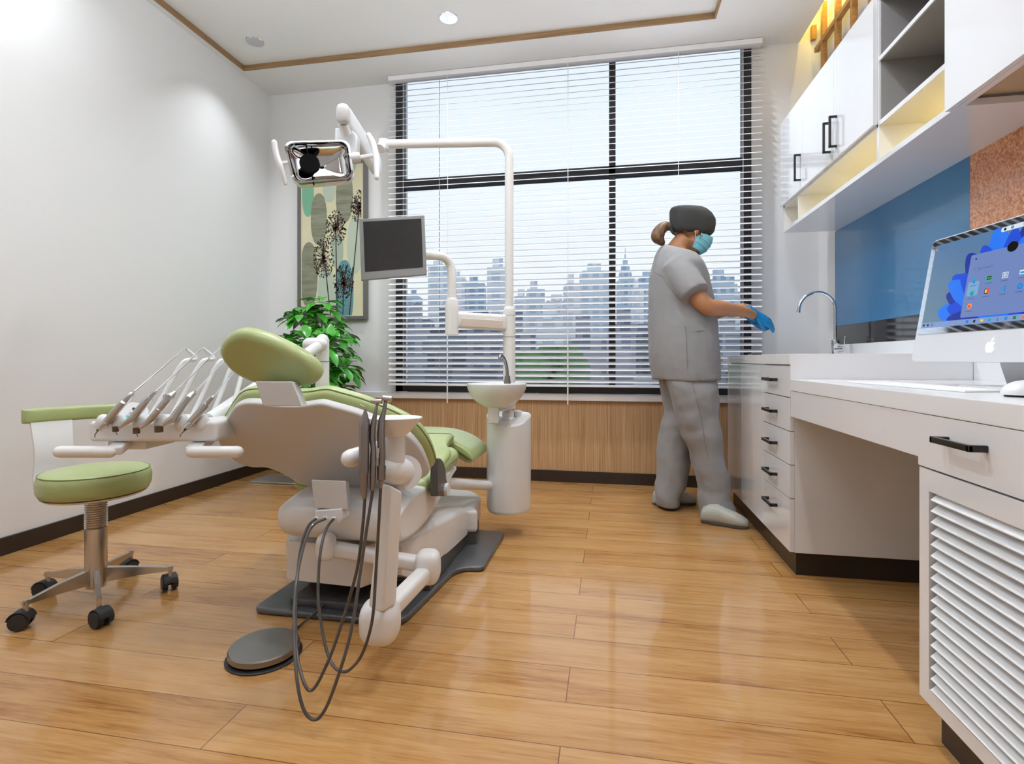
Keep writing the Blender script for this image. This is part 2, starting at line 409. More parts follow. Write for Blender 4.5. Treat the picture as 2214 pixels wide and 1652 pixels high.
# downlights
def downlight(x,y,lab):
    t=thing('ceiling_downlight',(x,y,TZ-.004),lab,'ceiling light','recessed ceiling downlights')
    b=B(); lathe(b,[(.052,0),(.058,.0),(.06,.004),(.052,.004)],(x,y,TZ-.004),seg=32); obj('ring',b,M['chrome'],t)
    b=B(); lathe(b,[(.001,0),(.044,0),(.044,.002),(.001,.002)],(x,y,TZ-.003),seg=32); obj('diffuser',b,M['emit'],t)
    return t
DL=[]
lx=[at(551,90,Z=TZ),at(970,39,Z=TZ)]; dx=lx[1].x-lx[0].x
for j,yy in enumerate((lx[0].y,lx[0].y-1.45,lx[0].y-2.9,lx[0].y-4.35)):
    for i in range(3):
        x=lx[0].x+i*dx; lab=None
        if j==0 and i<2: downlight(x,yy,('small round ceiling downlight nearer the left white wall','small round ceiling downlight above the dental chair, farther from the left wall')[i])
        DL.append((x,yy,i,j))
# ------------------------------------------------------------------ right side joinery
XF=.737; YE=2.347; YFAR=3.50
def bar_handle(parent,c,axis,L,off,t=.009,h=.014):
    """c: centre on the face (face normal -X); axis 'y' or 'z'"""
    b=B(); x1=c[0]; x0=c[0]-off
    if axis=='y':
        box(b,x0,x0+t,c[1]-L/2,c[1]+L/2,c[2]-h/2,c[2]+h/2,.002)
        for s in (-1,1): box(b,x0,x1,c[1]+s*(L/2-t/2)-t/2,c[1]+s*(L/2-t/2)+t/2,c[2]-h/2,c[2]+h/2,.0015)
    else:
        box(b,x0,x0+t,c[1]-h/2,c[1]+h/2,c[2]-L/2,c[2]+L/2,.002)
        for s in (-1,1): box(b,x0,x1,c[1]-h/2,c[1]+h/2,c[2]+s*(L/2-t/2)-t/2,c[2]+s*(L/2-t/2)+t/2,.0015)
    return obj('handle',b,M['handle'],parent,label='black handle')
# drawer unit
du=thing('drawer_cabinet',(1.07,2.55,0),'white gloss cabinet with five handled drawers under the worktop','cabinet')
b=B(); box(b,XF+.019,XR-.003,YE,2.735,.10,.877,.001); obj('carcass',b,M['gloss'],du)
b=B(); box(b,XF+.032,XR-.003,YE+.028,2.735,0,.0995); obj('plinth',b,M['base'],du)
zs=[.102,.324,.463,.602,.742,.875]; hz=[.251,.389,.528,.669,.809]
for i in range(5):
    b=B(); box(b,XF,XF+.0185,YE+.001,2.733,zs[i],zs[i+1]-.003,.0012); dr=obj('drawer',b,M['gloss'],du)
    bar_handle(dr,(XF,2.575,hz[i]),'y',.135,.032)
# sink cabinet
sc=thing('sink_cabinet',(1.07,3.1,0),'plain white gloss two-door cabinet under the tap, beside the person','cabinet')
b=B(); box(b,XF+.019,XR-.003,2.738,YFAR,.10,.877,.001); obj('carcass',b,M['gloss'],sc)
b=B(); box(b,XF+.032,XR-.003,2.738,YFAR-.002,0,.0995); obj('plinth',b,M['base'],sc)
for y0,y1 in ((2.737,3.142),(3.145,YFAR)):
    b=B(); box(b,XF,XF+.0185,y0,y1,.102,.872,.0012); obj('door',b,M['gloss'],sc)
# worktop
b=B(); box(b,XF-.002,XR-.002,YE-.004,YFAR+.004,.8775,.9225,.002); box(b,XF+.001,XR-.002,YE-.0042,YE-.0005,.8185,.880)
wt=obj('worktop',b,M['worktop']); tag(wt,'raised white worktop with the chrome tap on it','worktop')
# desk top + apron
dk=thing('desk',(1.07,1.4,.66),'white fitted desk running from the drawer cabinet towards the louvred cabinet','desk')
b=B(); box(b,XF-.001,XR-.002,-.4,YE-.005,.770,.818,.003); obj('desktop',b,M['worktop'],dk)
b=B(); box(b,XF+.001,XF+.02,1.431,YE-.005,.664,.7695,.001); obj('apron',b,M['gloss'],dk)
# near cabinet
nc=thing('louvred_cabinet',(1.07,.9,0),'white cabinet with a wide drawer above a louvred door below the computer','cabinet')
b=B(); box(b,XF+.022,XR-.003,-.4,1.425,.092,.7695); obj('carcass',b,M['gloss'],nc)
b=B(); box(b,XF+.032,XR-.003,-.4,1.397,0,.0915); obj('plinth',b,M['base'],nc)
b=B(); box(b,XF,XF+.021,.35,1.431,.645,.7692,.001); dr=obj('drawer',b,M['gloss'],nc)
bar_handle(dr,(XF,1.255,.722),'y',.13,.035)
b=B()
Y1f,Y0f=1.425,.35; zt,zb=.641,.0925; oy1,oy0=1.387,.42; ozt,ozb=.591,.128
box(b,XF,XF+.021,oy1,Y1f,zb,zt); box(b,XF,XF+.021,Y0f,oy0,zb,zt); box(b,XF,XF+.021,oy0,oy1,ozt,zt); box(b,XF,XF+.021,oy0,oy1,zb,ozb)
ld=obj('louvred_door',b,M['gloss'],nc,smooth=False)
b=B(); box(b,XF+.0205,XF+.0218,oy0,oy1,ozb,ozt); obj('louvre_backing',b,M['gap'],ld,smooth=False)
nl=18
for i in range(nl):
    zc=ozb+.012+(ozt-ozb-.022)*i/(nl-1)
    b=B(); t=math.radians(42)
    box(b,-.014,.014,oy0+.002,oy1-.010,-.0025,.0025,.001,M=Matrix.Translation((XF+.009,0,zc))@Matrix.Rotation(-t,4,'Y')); obj('louvre_slat',b,M['plastic'],ld)
# wall panels
b=B(); box(b,XR-.008,XR,2.351,3.60,1.104,1.697); struct('trim_4',b,M['blue'],smooth=False)
b=B(); box(b,XR-.006,XR,2.0,3.60,.990,1.103); struct('trim_5',b,M['blackglass'],smooth=False)
b=B(); box(b,XR-.008,XR,-.6,2.350,1.104,1.697); struct('trim_6',b,M['orange'],smooth=False)
b=B(); box(b,XR-.010,XR,2.35,3.60,.923,.989); struct('trim_7',b,M['worktop'],smooth=False)
# upper cabinet
UX=1.085; UZ0=1.697; UZ1=2.383; UY1=3.576; YA,YBd,YC,YD=3.184,2.778,2.390,1.925
uc=thing('wall_cabinet',(1.24,2.9,UZ0),'long white gloss wall cabinet with handled doors over small lit niches','cabinet')
b=B()
box(b,UX,XR-.002,1.886,UY1,UZ0,UZ0+.022,.001)           # bottom board
box(b,UX,UX+.02,-.4,1.886,UZ0,UZ0+.022); box(b,XR-.03,XR-.002,-.4,1.886,UZ0+.005,UZ0+.022)
box(b,UX,XR-.002,YC,UY1,1.850,1.870); 
box(b,UX+.002,XR-.002,-.4,UY1,UZ1-.018,UZ1)
box(b,UX,XR-.002,UY1-.018,UY1,UZ0+.022,UZ1-.018)
box(b,UX,XR-.002,YC-.009,YC+.009,UZ0+.022,UZ1-.018); box(b,UX,XR-.002,YD-.018,YD,UZ0+.022,UZ1-.018)
box(b,UX,XR-.002,3.310,3.316,UZ0+.022,1.85)
box(b,XR-.006,XR-.002,YD,UY1-.018,1.87,UZ1-.018)
obj('carcass',b,M['gloss'],uc,smooth=False)
b=B(); box(b,XR-.010,XR-.0065,YD,UY1-.018,UZ0+.022,1.850); box(b,UX+.004,XR-.011,YD,YC-.009,UZ0+.0222,UZ0+.0235)
box(b,UX+.004,XR-.011,3.316,UY1-.018,UZ0+.0222,UZ0+.0235); box(b,UX+.004,XR-.011,YC+.009,3.31,UZ0+.0222,UZ0+.0235)
obj('niche_lining',b,M['cream'],uc,smooth=False,label='cream niche lining')
b=B(); box(b,UX+.021,XR-.031,-.39,1.885,UZ0+.030,UZ0+.034); obj('recess_lining',b,mat('recess_dim_warm',(.50,.36,.22),.4),uc,smooth=False,label='underside recess lining with dim warm light painted in as brown')  # cream surface coloured brown to stand for dim warm light
for y0,y1 in ((YA+.001,UY1-.001),(YBd+.001,YA-.001),(YC+.001,YBd-.001)):
    b=B(); box(b,UX-.018,UX-.0005,y0,y1,1.862,UZ1,.0012); d=obj('door',b,M['gloss'],uc)
    hy={3.575:3.222,3.183:2.815,2.777:2.742}[round(y1,3)]; hzv={3.575:1.965,3.183:1.965,2.777:1.965}[round(y1,3)]
    bar_handle(d,(UX-.018,hy,hzv+.02),'z',.15,.034)
b=B(); box(b,UX-.018,UX-.0005,-.4,YD-.001,UZ0+.001,UZ1,.0012); obj('door',b,M['gloss'],uc,label='wide handleless white door')
# open shelf compartment lined grey
os_=thing('open_shelf',(1.24,2.16,1.87),'open dark grey compartments between the white upper cabinet doors','shelf')
b=B(); box(b,UX+.006,XR-.012,YD+.0005,YD+.004,1.871,2.36); box(b,UX+.006,XR-.012,YC-.013,YC-.0095,1.871,2.36); box(b,UX+.006,XR-.012,YD+.004,YC-.013,2.361,2.364)
box(b,XR-.012,XR-.0065,YD+.004,YC-.013,1.871,2.36)
obj('lining',b,M['greyin'],os_,smooth=False)
b=B(); box(b,UX+.004,XR-.013,YD+.0045,YC-.0135,2.118,2.128); obj('shelf_board',b,M['greyin'],os_,smooth=False)
for z0,z1 in ((2.115,2.131),(1.852,1.870)):
    b=B(); box(b,UX-.002,UX+.004,YD+.002,YC-.011,z0,z1); obj('shelf_edge',b,M['gloss'],os_,smooth=False,label='white shelf edge')
b=B(); box(b,XR-.0135,XR-.0122,YD+.004,YC-.013,1.871,2.117); obj('back_panel',b,M['darkin'],os_,smooth=False,label='near-black back panel')
b=B(); box(b,UX+.004,XR-.0065,YD+.0,YC-.0095,1.8515,1.870); obj('base_board',b,M['cream'],os_,smooth=False)
# lattice
lt=thing('wooden_lattice',(1.36,2.8,UZ1),'oak lattice of posts and rail standing on top of the wall cabinet','lattice')
for k in range(14):
    Y=3.684-.2095*k
    b=B(); box(b,1.345,1.375,Y-.015,Y+.015,UZ1+.001,H+.13,.001); obj('post',b,M['lattice'],lt)
b=B(); box(b,1.345,1.375,3.845,3.875,H-.005,H+.09,.001); obj('post',b,M['lattice'],lt)
b=B(); box(b,1.343,1.374,.8,3.80,2.935,2.965,.001); obj('rail',b,M['lattice'],lt)
# faucet
fc=thing('tap',(1.29,3.36,.9225),'tall chrome gooseneck tap standing on the raised worktop','tap')
bx,by=1.30,3.36; fd=-S_*bx+C_*by
b=B(); lathe(b,[(.022,0),(.022,.004),(.018,.006),(.018,.045),(.021,.05),(.021,.085),(.016,.092),(.010,.096)],(bx,by,.923),seg=24); obj('body',b,M['chrome'],fc)
b=B(); pts=[(bx,by,1.0),(bx,by,1.1),(bx,by,1.19)]
cx=bx-.098
for k in range(1,15):
    a=PI*k/15*1.02; pts.append((cx+.098*math.cos(a),by,1.19+.103*math.sin(a)))
pts.append((cx-.101,by,1.175)); tube(b,pts,[.0085]*2+[.009]*(len(pts)-3)+[.011],14); obj('spout',b,M['chrome'],fc)
b=B(); tube(b,[(bx+.002,by-.005,.958),(bx+.03,by-.045,.958)],.0165,16); obj('mixer',b,M['chrome'],fc)
b=B(); tube(b,[(bx+.03,by-.04,.97),(bx+.034,by-.046,1.03)],.0032,8,round_ends=True); obj('lever',b,M['chrome'],fc)
b=B(); pa=at(1646,764,X=.80); box(b,.78,.83,3.10,3.19,.923,.931,.003); so=obj('soap_tray',b,M['handle']); tag(so,'thin black tray lying on the far end of the raised worktop','tray')
# ------------------------------------------------------------------ computer
mc=Vector((.999,1.617,0)); 
Wv=Vector((.13,-.9915,0)).normalized(); Nv=Vector((-.9915,-.13,0)).normalized()  # width direction (far->near), outward normal
cm=thing('desktop_computer',(1.16,1.63,.818),'white all-in-one desktop computer showing a blue flower wallpaper','computer')
HW=.292; HH=.395; ZB=.892
tl=math.radians(10)
Uv=(Vector((0,0,1))*math.cos(tl)-Nv*math.sin(tl)); Nt=(Nv*math.cos(tl)+Vector((0,0,1))*math.sin(tl))
O=Vector((mc.x,mc.y,ZB))+Nv*0
def mp(u,v,n=0): return O+Wv*u+Uv*v+Nt*n     # u -HW..HW (far to near), v 0..HH
def rrect(u0,u1,v0,v1,r,n=6):
    out=[]
    for (cu,cv,a0) in ((u1-r,v1-r,0),(u0+r,v1-r,90),(u0+r,v0+r,180),(u1-r,v0+r,270)):
        for k in range(n+1):
            a=math.radians(a0+90*k/n); out.append((cu+r*math.cos(a),cv+r*math.sin(a)))
    return out
def plate(bm,pts2,n0,n1,bev=0,mi=0,f=mp):
    prism(bm,[f(u,v,n0) for u,v in pts2],Nt*(n1-n0),bev,2,mi)
b=B(); plate(b,rrect(-HW,HW,0,HH,.018),-.006,0,.002)
rs=[]
for k,(sc_,dn) in enumerate(((1,-.006),(.93,-.016),(.75,-.030),(.45,-.040),(.1,-.044))):
    rs.append([mp(u*sc_,HH/2+(v-HH/2)*sc_,dn) for u,v in rrect(-HW+.002,HW-.002,.002,HH-.002,.017)])
rings(b,rs); obj('housing',b,M['alu'],cm)
CH=.088
b=B(); plate(b,rrect(-HW+.004,HW-.004,CH,HH-.004,.014),.0003,.0012); obj('bezel',b,M['mirror'],cm,smooth=False,label='mirror-like bezel')
sx0,sx1,sy0,sy1=-HW+.022,HW-.022,CH+.020,HH-.022
scr_bg=bpy.data.materials.new('screen_wallpaper'); scr_bg.use_nodes=True; nt=scr_bg.node_tree; bs=nt.nodes['Principled BSDF']
bs.inputs['Base Color'].default_value=(.01,.01,.01,1); bs.inputs['Roughness'].default_value=.15
tc=nt.nodes.new('ShaderNodeTexCoord'); sp=nt.nodes.new('ShaderNodeSeparateXYZ'); nt.links.new(tc.outputs['Generated'],sp.inputs[0])
rp=nt.nodes.new('ShaderNodeValToRGB'); rp.color_ramp.elements[0].color=(.16,.27,.36,1); rp.color_ramp.elements[1].color=(.10,.22,.42,1); nt.links.new(sp.outputs['Z'],rp.inputs[0])
nt.links.new(rp.outputs[0],bs.inputs['Emission Color']); bs.inputs['Emission Strength'].default_value=.85
b=B(); plate(b,[(sx0,sy0),(sx1,sy0),(sx1,sy1),(sx0,sy1)],.0013,.0016); scr=obj('screen',b,scr_bg,cm,smooth=False)
EM={}
for k,c,s in (('petal1',(.004,.06,.62),1.1),('petal2',(.01,.16,.80),1.1),('petal3',(.002,.025,.33),1),('panel',(.16,.24,.52),.95),('panelhi',(.20,.40,.66),.95),('bar',(.22,.33,.62),.95),('dark',(.005,.008,.02),1),('white',(.7,.78,.85),1),('text',(.06,.09,.2),1),('i_cyan',(.02,.33,.6),1),('i_green',(.03,.45,.14),1),('i_red',(.8,.06,.05),1),('i_orange',(.95,.30,.03),1),('i_yellow',(.9,.62,.05),1),('i_black',(.01,.01,.012),1),('i_blue',(.01,.2,.75),1),('i_purple',(.25,.08,.6),1)): EM[k]=screen_em('screen_'+k,c,s)
# the wallpaper bloom: overlapping petals, clipped to the screen
def clip(pts,u0,u1,v0,v1):
    def cl(p,ax,lim,keep):
        out=[]
        for i in range(len(p)):
            a,c=p[i],p[(i+1)%len(p)]; ia=keep(a[ax],lim); ic=keep(c[ax],lim)
            if ia: out.append(a)
            if ia!=ic:
                t=(lim-a[ax])/(c[ax]-a[ax]); out.append((a[0]+(c[0]-a[0])*t,a[1]+(c[1]-a[1])*t))
        return out
    for ax,lim,k in ((0,u0,lambda v,l:v>=l),(0,u1,lambda v,l:v<=l),(1,v0,lambda v,l:v>=l),(1,v1,lambda v,l:v<=l)):
        pts=cl(pts,ax,lim,k)
        if not pts: return pts
    return pts
def petal(c,L,W,ang,n=20):
    out=[]
    for k in range(n):
        t=2*PI*k/n; x=L*(math.cos(t)*.5+.5); y=W*.5*math.sin(t)*(1-.30*math.cos(t))*(1 if t==0 else 1)
        out.append((c[0]+x*math.cos(ang)-y*math.sin(ang),c[1]+x*math.sin(ang)+y*math.cos(ang)))
    return out
cc=(.02,CH+.035); lay=.0018
wall_b=B(); mats_=[EM['petal1'],EM['petal2'],EM['petal3']]
for i,(L,W,a,mi) in enumerate(((.235,.10,172,1),(.225,.085,158,2),(.24,.09,145,0),(.24,.09,150,1),(.25,.10,128,2),(.27,.10,104,1),(.27,.10,80,2),(.26,.09,56,1),(.25,.09,30,2),(.20,.075,168,0),(.215,.08,140,0),(.235,.085,116,0),(.24,.085,92,0),(.24,.08,68,0),(.23,.08,44,0),(.19,.06,178,2),(.19,.05,157,1),(.2,.05,132,1),(.21,.05,107,1),(.21,.05,84,1),(.2,.05,60,1))):
    pp=clip(petal(cc,L,W,math.radians(a)),sx0,sx1,sy0+.014,sy1)
    if len(pp)>2: prism(wall_b,[mp(u,v,lay+i*.00004) for u,v in pp],Nt*.00003,mi=mi)
obj('wallpaper_flower',wall_b,mats_,scr,smooth=False)
b=B(); plate(b,[(sx0,sy0),(sx1,sy0),(sx1,sy0+.016),(sx0,sy0+.016)],.0026,.0028); obj('taskbar',b,EM['bar'],scr,smooth=False)
PU0,PU1,PV0,PV1=-.118,.118,sy0+.021,sy0+.205
b=B(); plate(b,rrect(PU0,PU1,PV0,PV1,.005),.0027,.0029); obj('start_panel',b,EM['panel'],scr,smooth=False)
b=B(); plate(b,rrect(PU0+.008,PU0+.046,PV0+.062,PV0+.103,.003),.0030,.0031); obj('selection',b,EM['panelhi'],scr,smooth=False)
def icon(u,v,kind,s=.010,n0=.0032,name='icon'):
    b=B(); ms=[]
    def add(pts,m,dn=0):
        if EM[m] not in ms: ms.append(EM[m])
        prism(b,[mp(x,y,n0+dn) for x,y in pts],Nt*.00008,mi=ms.index(EM[m]))
    circ=lambda r,cu=0,cv=0,n=18:[(u+cu+r*math.cos(2*PI*k/n),v+cv+r*math.sin(2*PI*k/n)) for k in range(n)]
    sq=lambda a0,a1,b0,b1:[(u+a0*s,v+b0*s),(u+a1*s,v+b0*s),(u+a1*s,v+b1*s),(u+a0*s,v+b1*s)]
    if kind=='tower': add(sq(-.4,.4,-.8,.8),'i_cyan'); add(sq(-.4,.4,-.8,-.1),'i_blue',.0001)
    elif kind=='terminal': add(sq(-.9,.9,-.7,.7),'i_green'); add(sq(-.7,.7,-.5,.5),'i_black',.0001); add(sq(-.45,-.1,-.25,.25),'i_green',.0002); add(sq(.1,.5,-.25,.25),'i_green',.0002)
    elif kind=='frame': 
        add(sq(-.9,.9,-.8,.8),'white'); add(sq(-.7,.7,-.6,.6),'panel',.0001); add(sq(-.45,.45,-.4,.4),'white',.0002); add(sq(-.15,.15,-.15,.15),'panel',.0003)
    elif kind=='window': add(sq(-.8,.8,-.6,.6),'white'); add(sq(-.6,.6,-.35,.2),'i_cyan',.0001)
    elif kind=='globe': add(circ(s*.75),'i_cyan'); add(circ(s*.45,s*.35,s*.25),'i_green',.0001); add(circ(s*.3,-s*.1,-s*.2),'i_blue',.0002)
    elif kind=='books': add(sq(-.8,.3,-.7,.7),'i_black'); add(sq(-.6,.1,-.5,.5),'i_yellow',.0001); add(sq(0,.8,-.5,.8),'i_red',.0002)
    elif kind=='cross':
        for a in (1,-1): add([(u-.8*s,v-.55*s*a),(u-.5*s,v-.75*s*a),(u+.8*s,v+.55*s*a),(u+.5*s,v+.75*s*a)],'i_cyan',.0001 if a>0 else 0)
        add(sq(.45,.8,-.8,.8),'i_blue',.0002)
    elif kind=='round': add(circ(s*.8),'i_blue'); add(circ(s*.4),'i_cyan',.0001)
    elif kind=='fox': add(circ(s*.8),'i_orange'); add(circ(s*.45,-.1*s,-.1*s),'i_red',.0001); add(circ(s*.22),'i_purple',.0002)
    elif kind=='dot': add(circ(s*.7),'i_black')
    elif kind=='ring': add(circ(s*.7),'i_black'); add(circ(s*.5),'bar',.0001)
    elif kind=='square': add(sq(-.6,.6,-.6,.6),'i_black')
    elif kind=='folder': add(sq(-.8,.8,-.5,.5),'i_yellow'); add(sq(-.8,0,.5,.75),'i_orange')
    elif kind=='tile': add(sq(-.7,.7,-.7,.7),'i_blue')
    o=obj(name,b,ms,scr,smooth=False); return o
def text(s,u,v,size,m,n=.0033,parent=None,f=None,name='lettering'):
    cu=bpy.data.curves.new('t','FONT'); cu.body=s; cu.size=size; cu.align_x='LEFT'
    o=bpy.data.objects.new('t',cu); COL.objects.link(o); dg=bpy.context.evaluated_depsgraph_get(); dg.update()
    me=bpy.data.meshes.new_from_object(o.evaluated_get(dg)); bpy.data.objects.remove(o)
    b=B(); b.from_mesh(me)
    for vv in b.verts: vv.co=mp(u+vv.co.x,v+vv.co.y,n)
    return obj(name,b,m,parent or scr,smooth=False)
rows=[[('tower','Task queue'),('terminal','Files'),('frame','Snip'),('window','Remote')],[('globe','Browser'),('books','Library'),('cross','Editor'),('round','Recorder')],[('fox','Web')]]
for r,row in enumerate(rows):
    for c,(k,_) in enumerate(row):
        u=PU0+.027+c*.050; v=PV1-.078-r*.037
        icon(u,v,k)
        b=B(); prism(b,[mp(u+x,v+y,.0032) for x,y in ((-.011,-.0155),(.011,-.0155),(.011,-.0140),(-.011,-.0140))],Nt*.0001); obj('caption',b,EM['text'],scr,smooth=False)
text('Type to search',PU0+.030,PV1-.047,.0085,EM['text'])
icon(PU0+.020,PV1-.044,'ring',.004); icon(PU0+.020,PV1-.014,'dot',.004)
for i,k in enumerate(('dot','square','ring')): icon(sx0+.012+i*.017,sy0+.008,k,.006)
for i,k in enumerate(('tile','square','folder','globe','tower','round','terminal','fox')): icon(-.09+.025*i,sy0+.008,k,.006)
b=B(); plate(b,rrect(-.03,.14,sy1-.014,sy1-.001,.005),.0030,.0031); obj('top_bar',b,EM['white'],scr,smooth=False)
text('Remote Desktop',.035,sy1-.0105,.009,EM['text']); icon(-.018,sy1-.0075,'dot',.006); icon(.004,sy1-.0075,'ring',.006)
text('21:30  2',sx0+.018,sy1-.018,.008,EM['text']); icon(sx0+.010,sy1-.015,'fox',.004)
b=B(); uu,vv_=.016,PV1-.002
prism(b,[mp(uu+.015*math.cos(2*PI*k/24),vv_+.0135*math.sin(2*PI*k/24),.0034) for k in range(24)],Nt*.0006,mi=0)
prism(b,[mp(uu+.0165*math.cos(2*PI*k/24),vv_+.015*math.sin(2*PI*k/24),.0032) for k in range(24)],Nt*.0002,mi=1); obj('webcam',b,[M['black'],M['chrome']],scr)
# fruit emblem on the chin
def emblem():
    b=B(); c=(0.0,.042); s=.0165
    half=[(0,.62),(.18,.72),(.42,.78),(.66,.68),(.80,.48)]
    body=[(0,.66),(.22,.78),(.48,.78),(.72,.62),(.80,.50),(.62,.34),(.54,.10),(.60,-.14),(.80,-.30),(.84,-.34),(.72,-.66),(.50,-.94),(.28,-1.0),(.0,-.92),(-.28,-1.0),(-.50,-.92),(-.76,-.56),(-.88,-.10),(-.84,.30),(-.66,.62),(-.40,.78),(-.16,.74)]
    sm=crom([Vector((x,y,0)) for x,y in body],4,True)
    prism(b,[mp(c[0]+p.x*s,c[1]+p.y*s,.0004) for p in sm],Nt*.0008)
    leaf=crom([Vector(p) for p in ((.02,.90,0),(.10,1.22,0),(.40,1.50,0),(.44,1.20,0),(.30,.98,0))],4,True)
    prism(b,[mp(c[0]+p.x*s,c[1]+p.y*s,.0004) for p in leaf],Nt*.0008)
    return b
obj('emblem',emblem(),mat('white_emblem_glow',(.95,.95,.97),.25,emit=(1,1,1),estr=.35),cm)  # weak glow added to brighten the white emblem, which is no lamp
b=B(); bc=O+Wv*.0-Nv*.05
prism(b,[Vector((bc.x,bc.y,.82))+Wv*u-Nv*n for u,n in ((-.085,-.06),(.085,-.06),(.085,.09),(-.085,.09))],(0,0,.006),.002)
pp=[Vector((bc.x,bc.y,.822))-Nv*.075,Vector((bc.x,bc.y,.90))-Nv*.050,Vector((bc.x,bc.y,1.02))-Nv*.020]
rings(b,[[p+Wv*a*.08+Nv*c2*.005 for a,c2 in ((-1,-1),(1,-1),(1,1),(-1,1))] for p in crom(pp,5)])
obj('stand',b,M['alu'],cm)
# mouse + papers
ms=thing('computer_mouse',(.93,1.37,.8185),'white wireless mouse on the desk in front of the computer','mouse')
b=B(); mM=Matrix.Rotation(math.radians(6),3,'Z')
rs=[]
for k in range(9):
    z=k/8; sc2=math.sqrt(max(0,1-(z**2.2)))*.97+.03 if z>0 else 1
    rs.append([Vector((.908,1.33,.8225+.034*z))+mM@Vector((.060*sc2*math.copysign(abs(math.cos(t))**.8,math.cos(t)),.034*sc2*math.copysign(abs(math.sin(t))**.85,math.sin(t)),0)) for t in [2*PI*i/28 for i in range(28)]])
rings(b,rs); obj('shell',b,M['plastic'],ms,angle=60)
b=B(); rings(b,[[Vector((.908,1.33,z))+mM@Vector((.056*q*math.cos(t),.031*q*math.sin(t),0)) for t in [2*PI*i/28 for i in range(28)]] for z,q in ((.8185,.97),(.8222,1))]); obj('sole',b,M['rubber'],ms)
pq=[at(1803,827,Z=.818),at(1895,819,Z=.818),at(2136,835,Z=.818),at(2030,846,Z=.818)]
pq=[Vector((.80,2.04,.818)),Vector((1.03,2.10,.818)),Vector((1.03,1.68,.818)),Vector((.80,1.62,.818))]
pq=[Vector((.82,2.02,.8185)),Vector((.955,2.07,.8185)),Vector((.985,1.52,.8185)),Vector((.86,1.47,.8185))]
b=B(); prism(b,pq,(0,0,.0045),.001); pb=obj('magazine',b,[M['paper']]); tag(pb,'thin white printed booklet lying on the desk beside the mouse','magazine')
# ------------------------------------------------------------------ picture
pc=thing('framed_picture',(-2.165,3.87,1.215),'tall framed print of dark seed heads over pale oval stones','picture')
fx0,fx1,fz0,fz1=-2.462,-1.866,1.212,2.470; fw=.028; py_=YB-.03
b=B()
box(b,fx0,fx0+fw,py_-.008,YB-.001,fz0,fz1,.002); box(b,fx1-fw,fx1,py_-.008,YB-.001,fz0,fz1,.002); box(b,fx0+fw,fx1-fw,py_-.008,YB-.001,fz0,fz0+fw,.002); box(b,fx0+fw,fx1-fw,py_-.008,YB-.001,fz1-fw,fz1,.002)
obj('frame',b,mat('grey_picture_frame',(.13,.125,.125),.35,vary=.1),pc)
art=[mat('print_cream',(.66,.62,.42),.6,vary=.12,vscale=6),mat('print_mint',(.18,.42,.27),.6,vary=.1),mat('print_greygreen',(.36,.44,.35),.6,vary=.1),grain('print_stone',(.27,.28,.20),(.16,.17,.11),(4,4,28),.6),mat('print_pale',(.45,.52,.42),.6,vary=.1),mat('print_blue',(.11,.27,.30),.6,vary=.15,vscale=9),mat('print_black',(.02,.012,.008),.6),mat('print_red',(.09,.015,.012),.6)]
PYp=py_
b=B(); box(b,fx0+fw-.001,fx1-fw+.001,PYp,PYp+.02,fz0+fw-.001,fz1-fw+.001)
def Q(zx,zy): # zoomed picture crop -> plane of the print
    p=at(560+zx/2.95,340+zy/2.95,Y=PYp); return (p.x,p.z)
IX0,IX1,IZ0,IZ1=fx0+fw+.008,fx1-fw-.018,fz0+fw+.006,fz1-fw-.006
def oval(zx,zy,rw,rh,mi,lay):
    x,z=Q(zx,zy); xr=abs(Q(zx+rw,zy)[0]-x); zr=abs(Q(zx,zy+rh)[1]-z)
    pp=clip([(x+xr*math.copysign(abs(math.cos(t))**.85,math.cos(t)),z+zr*math.copysign(abs(math.sin(t))**.9,math.sin(t))) for t in [2*PI*k/32 for k in range(32)]],IX0,IX1,IZ0,IZ1)
    if len(pp)>2: prism(b,[Vector((p[0],PYp-.0003-lay*.00006,p[1])) for p in pp],(0,-.00005,0),mi=mi)
for i,a in enumerate(((312,230,38,150,1),(448,190,42,100,4),(382,395,52,165,3),(545,250,55,165,3),(318,750,56,208,3),(430,860,55,160,4),(500,600,38,110,2),(612,560,50,185,4),(545,870,58,215,5),(560,40,60,80,2),(350,30,45,90,4))): oval(*a,i)
rnd=random.Random(3)
def stalk(a,c,w=3.2):
    (x0,z0),(x1,z1)=Q(*a),Q(*c); ww=w/2.95/1137*4
    pp=clip([(x0-ww/2,z0),(x0+ww/2,z0),(x1+ww/2,z1),(x1-ww/2,z1)],IX0,IX1,IZ0,IZ1)
    if len(pp)>2: prism(b,[Vector((p[0],PYp-.0015,p[1])) for p in pp],(0,-.00005,0),mi=6)
for a,c in (((418,640),(458,1030)),((490,470),(500,1030)),((640,320),(575,1030)),((540,830),(535,1030)),((575,860),(600,700))): stalk(a,c,7)
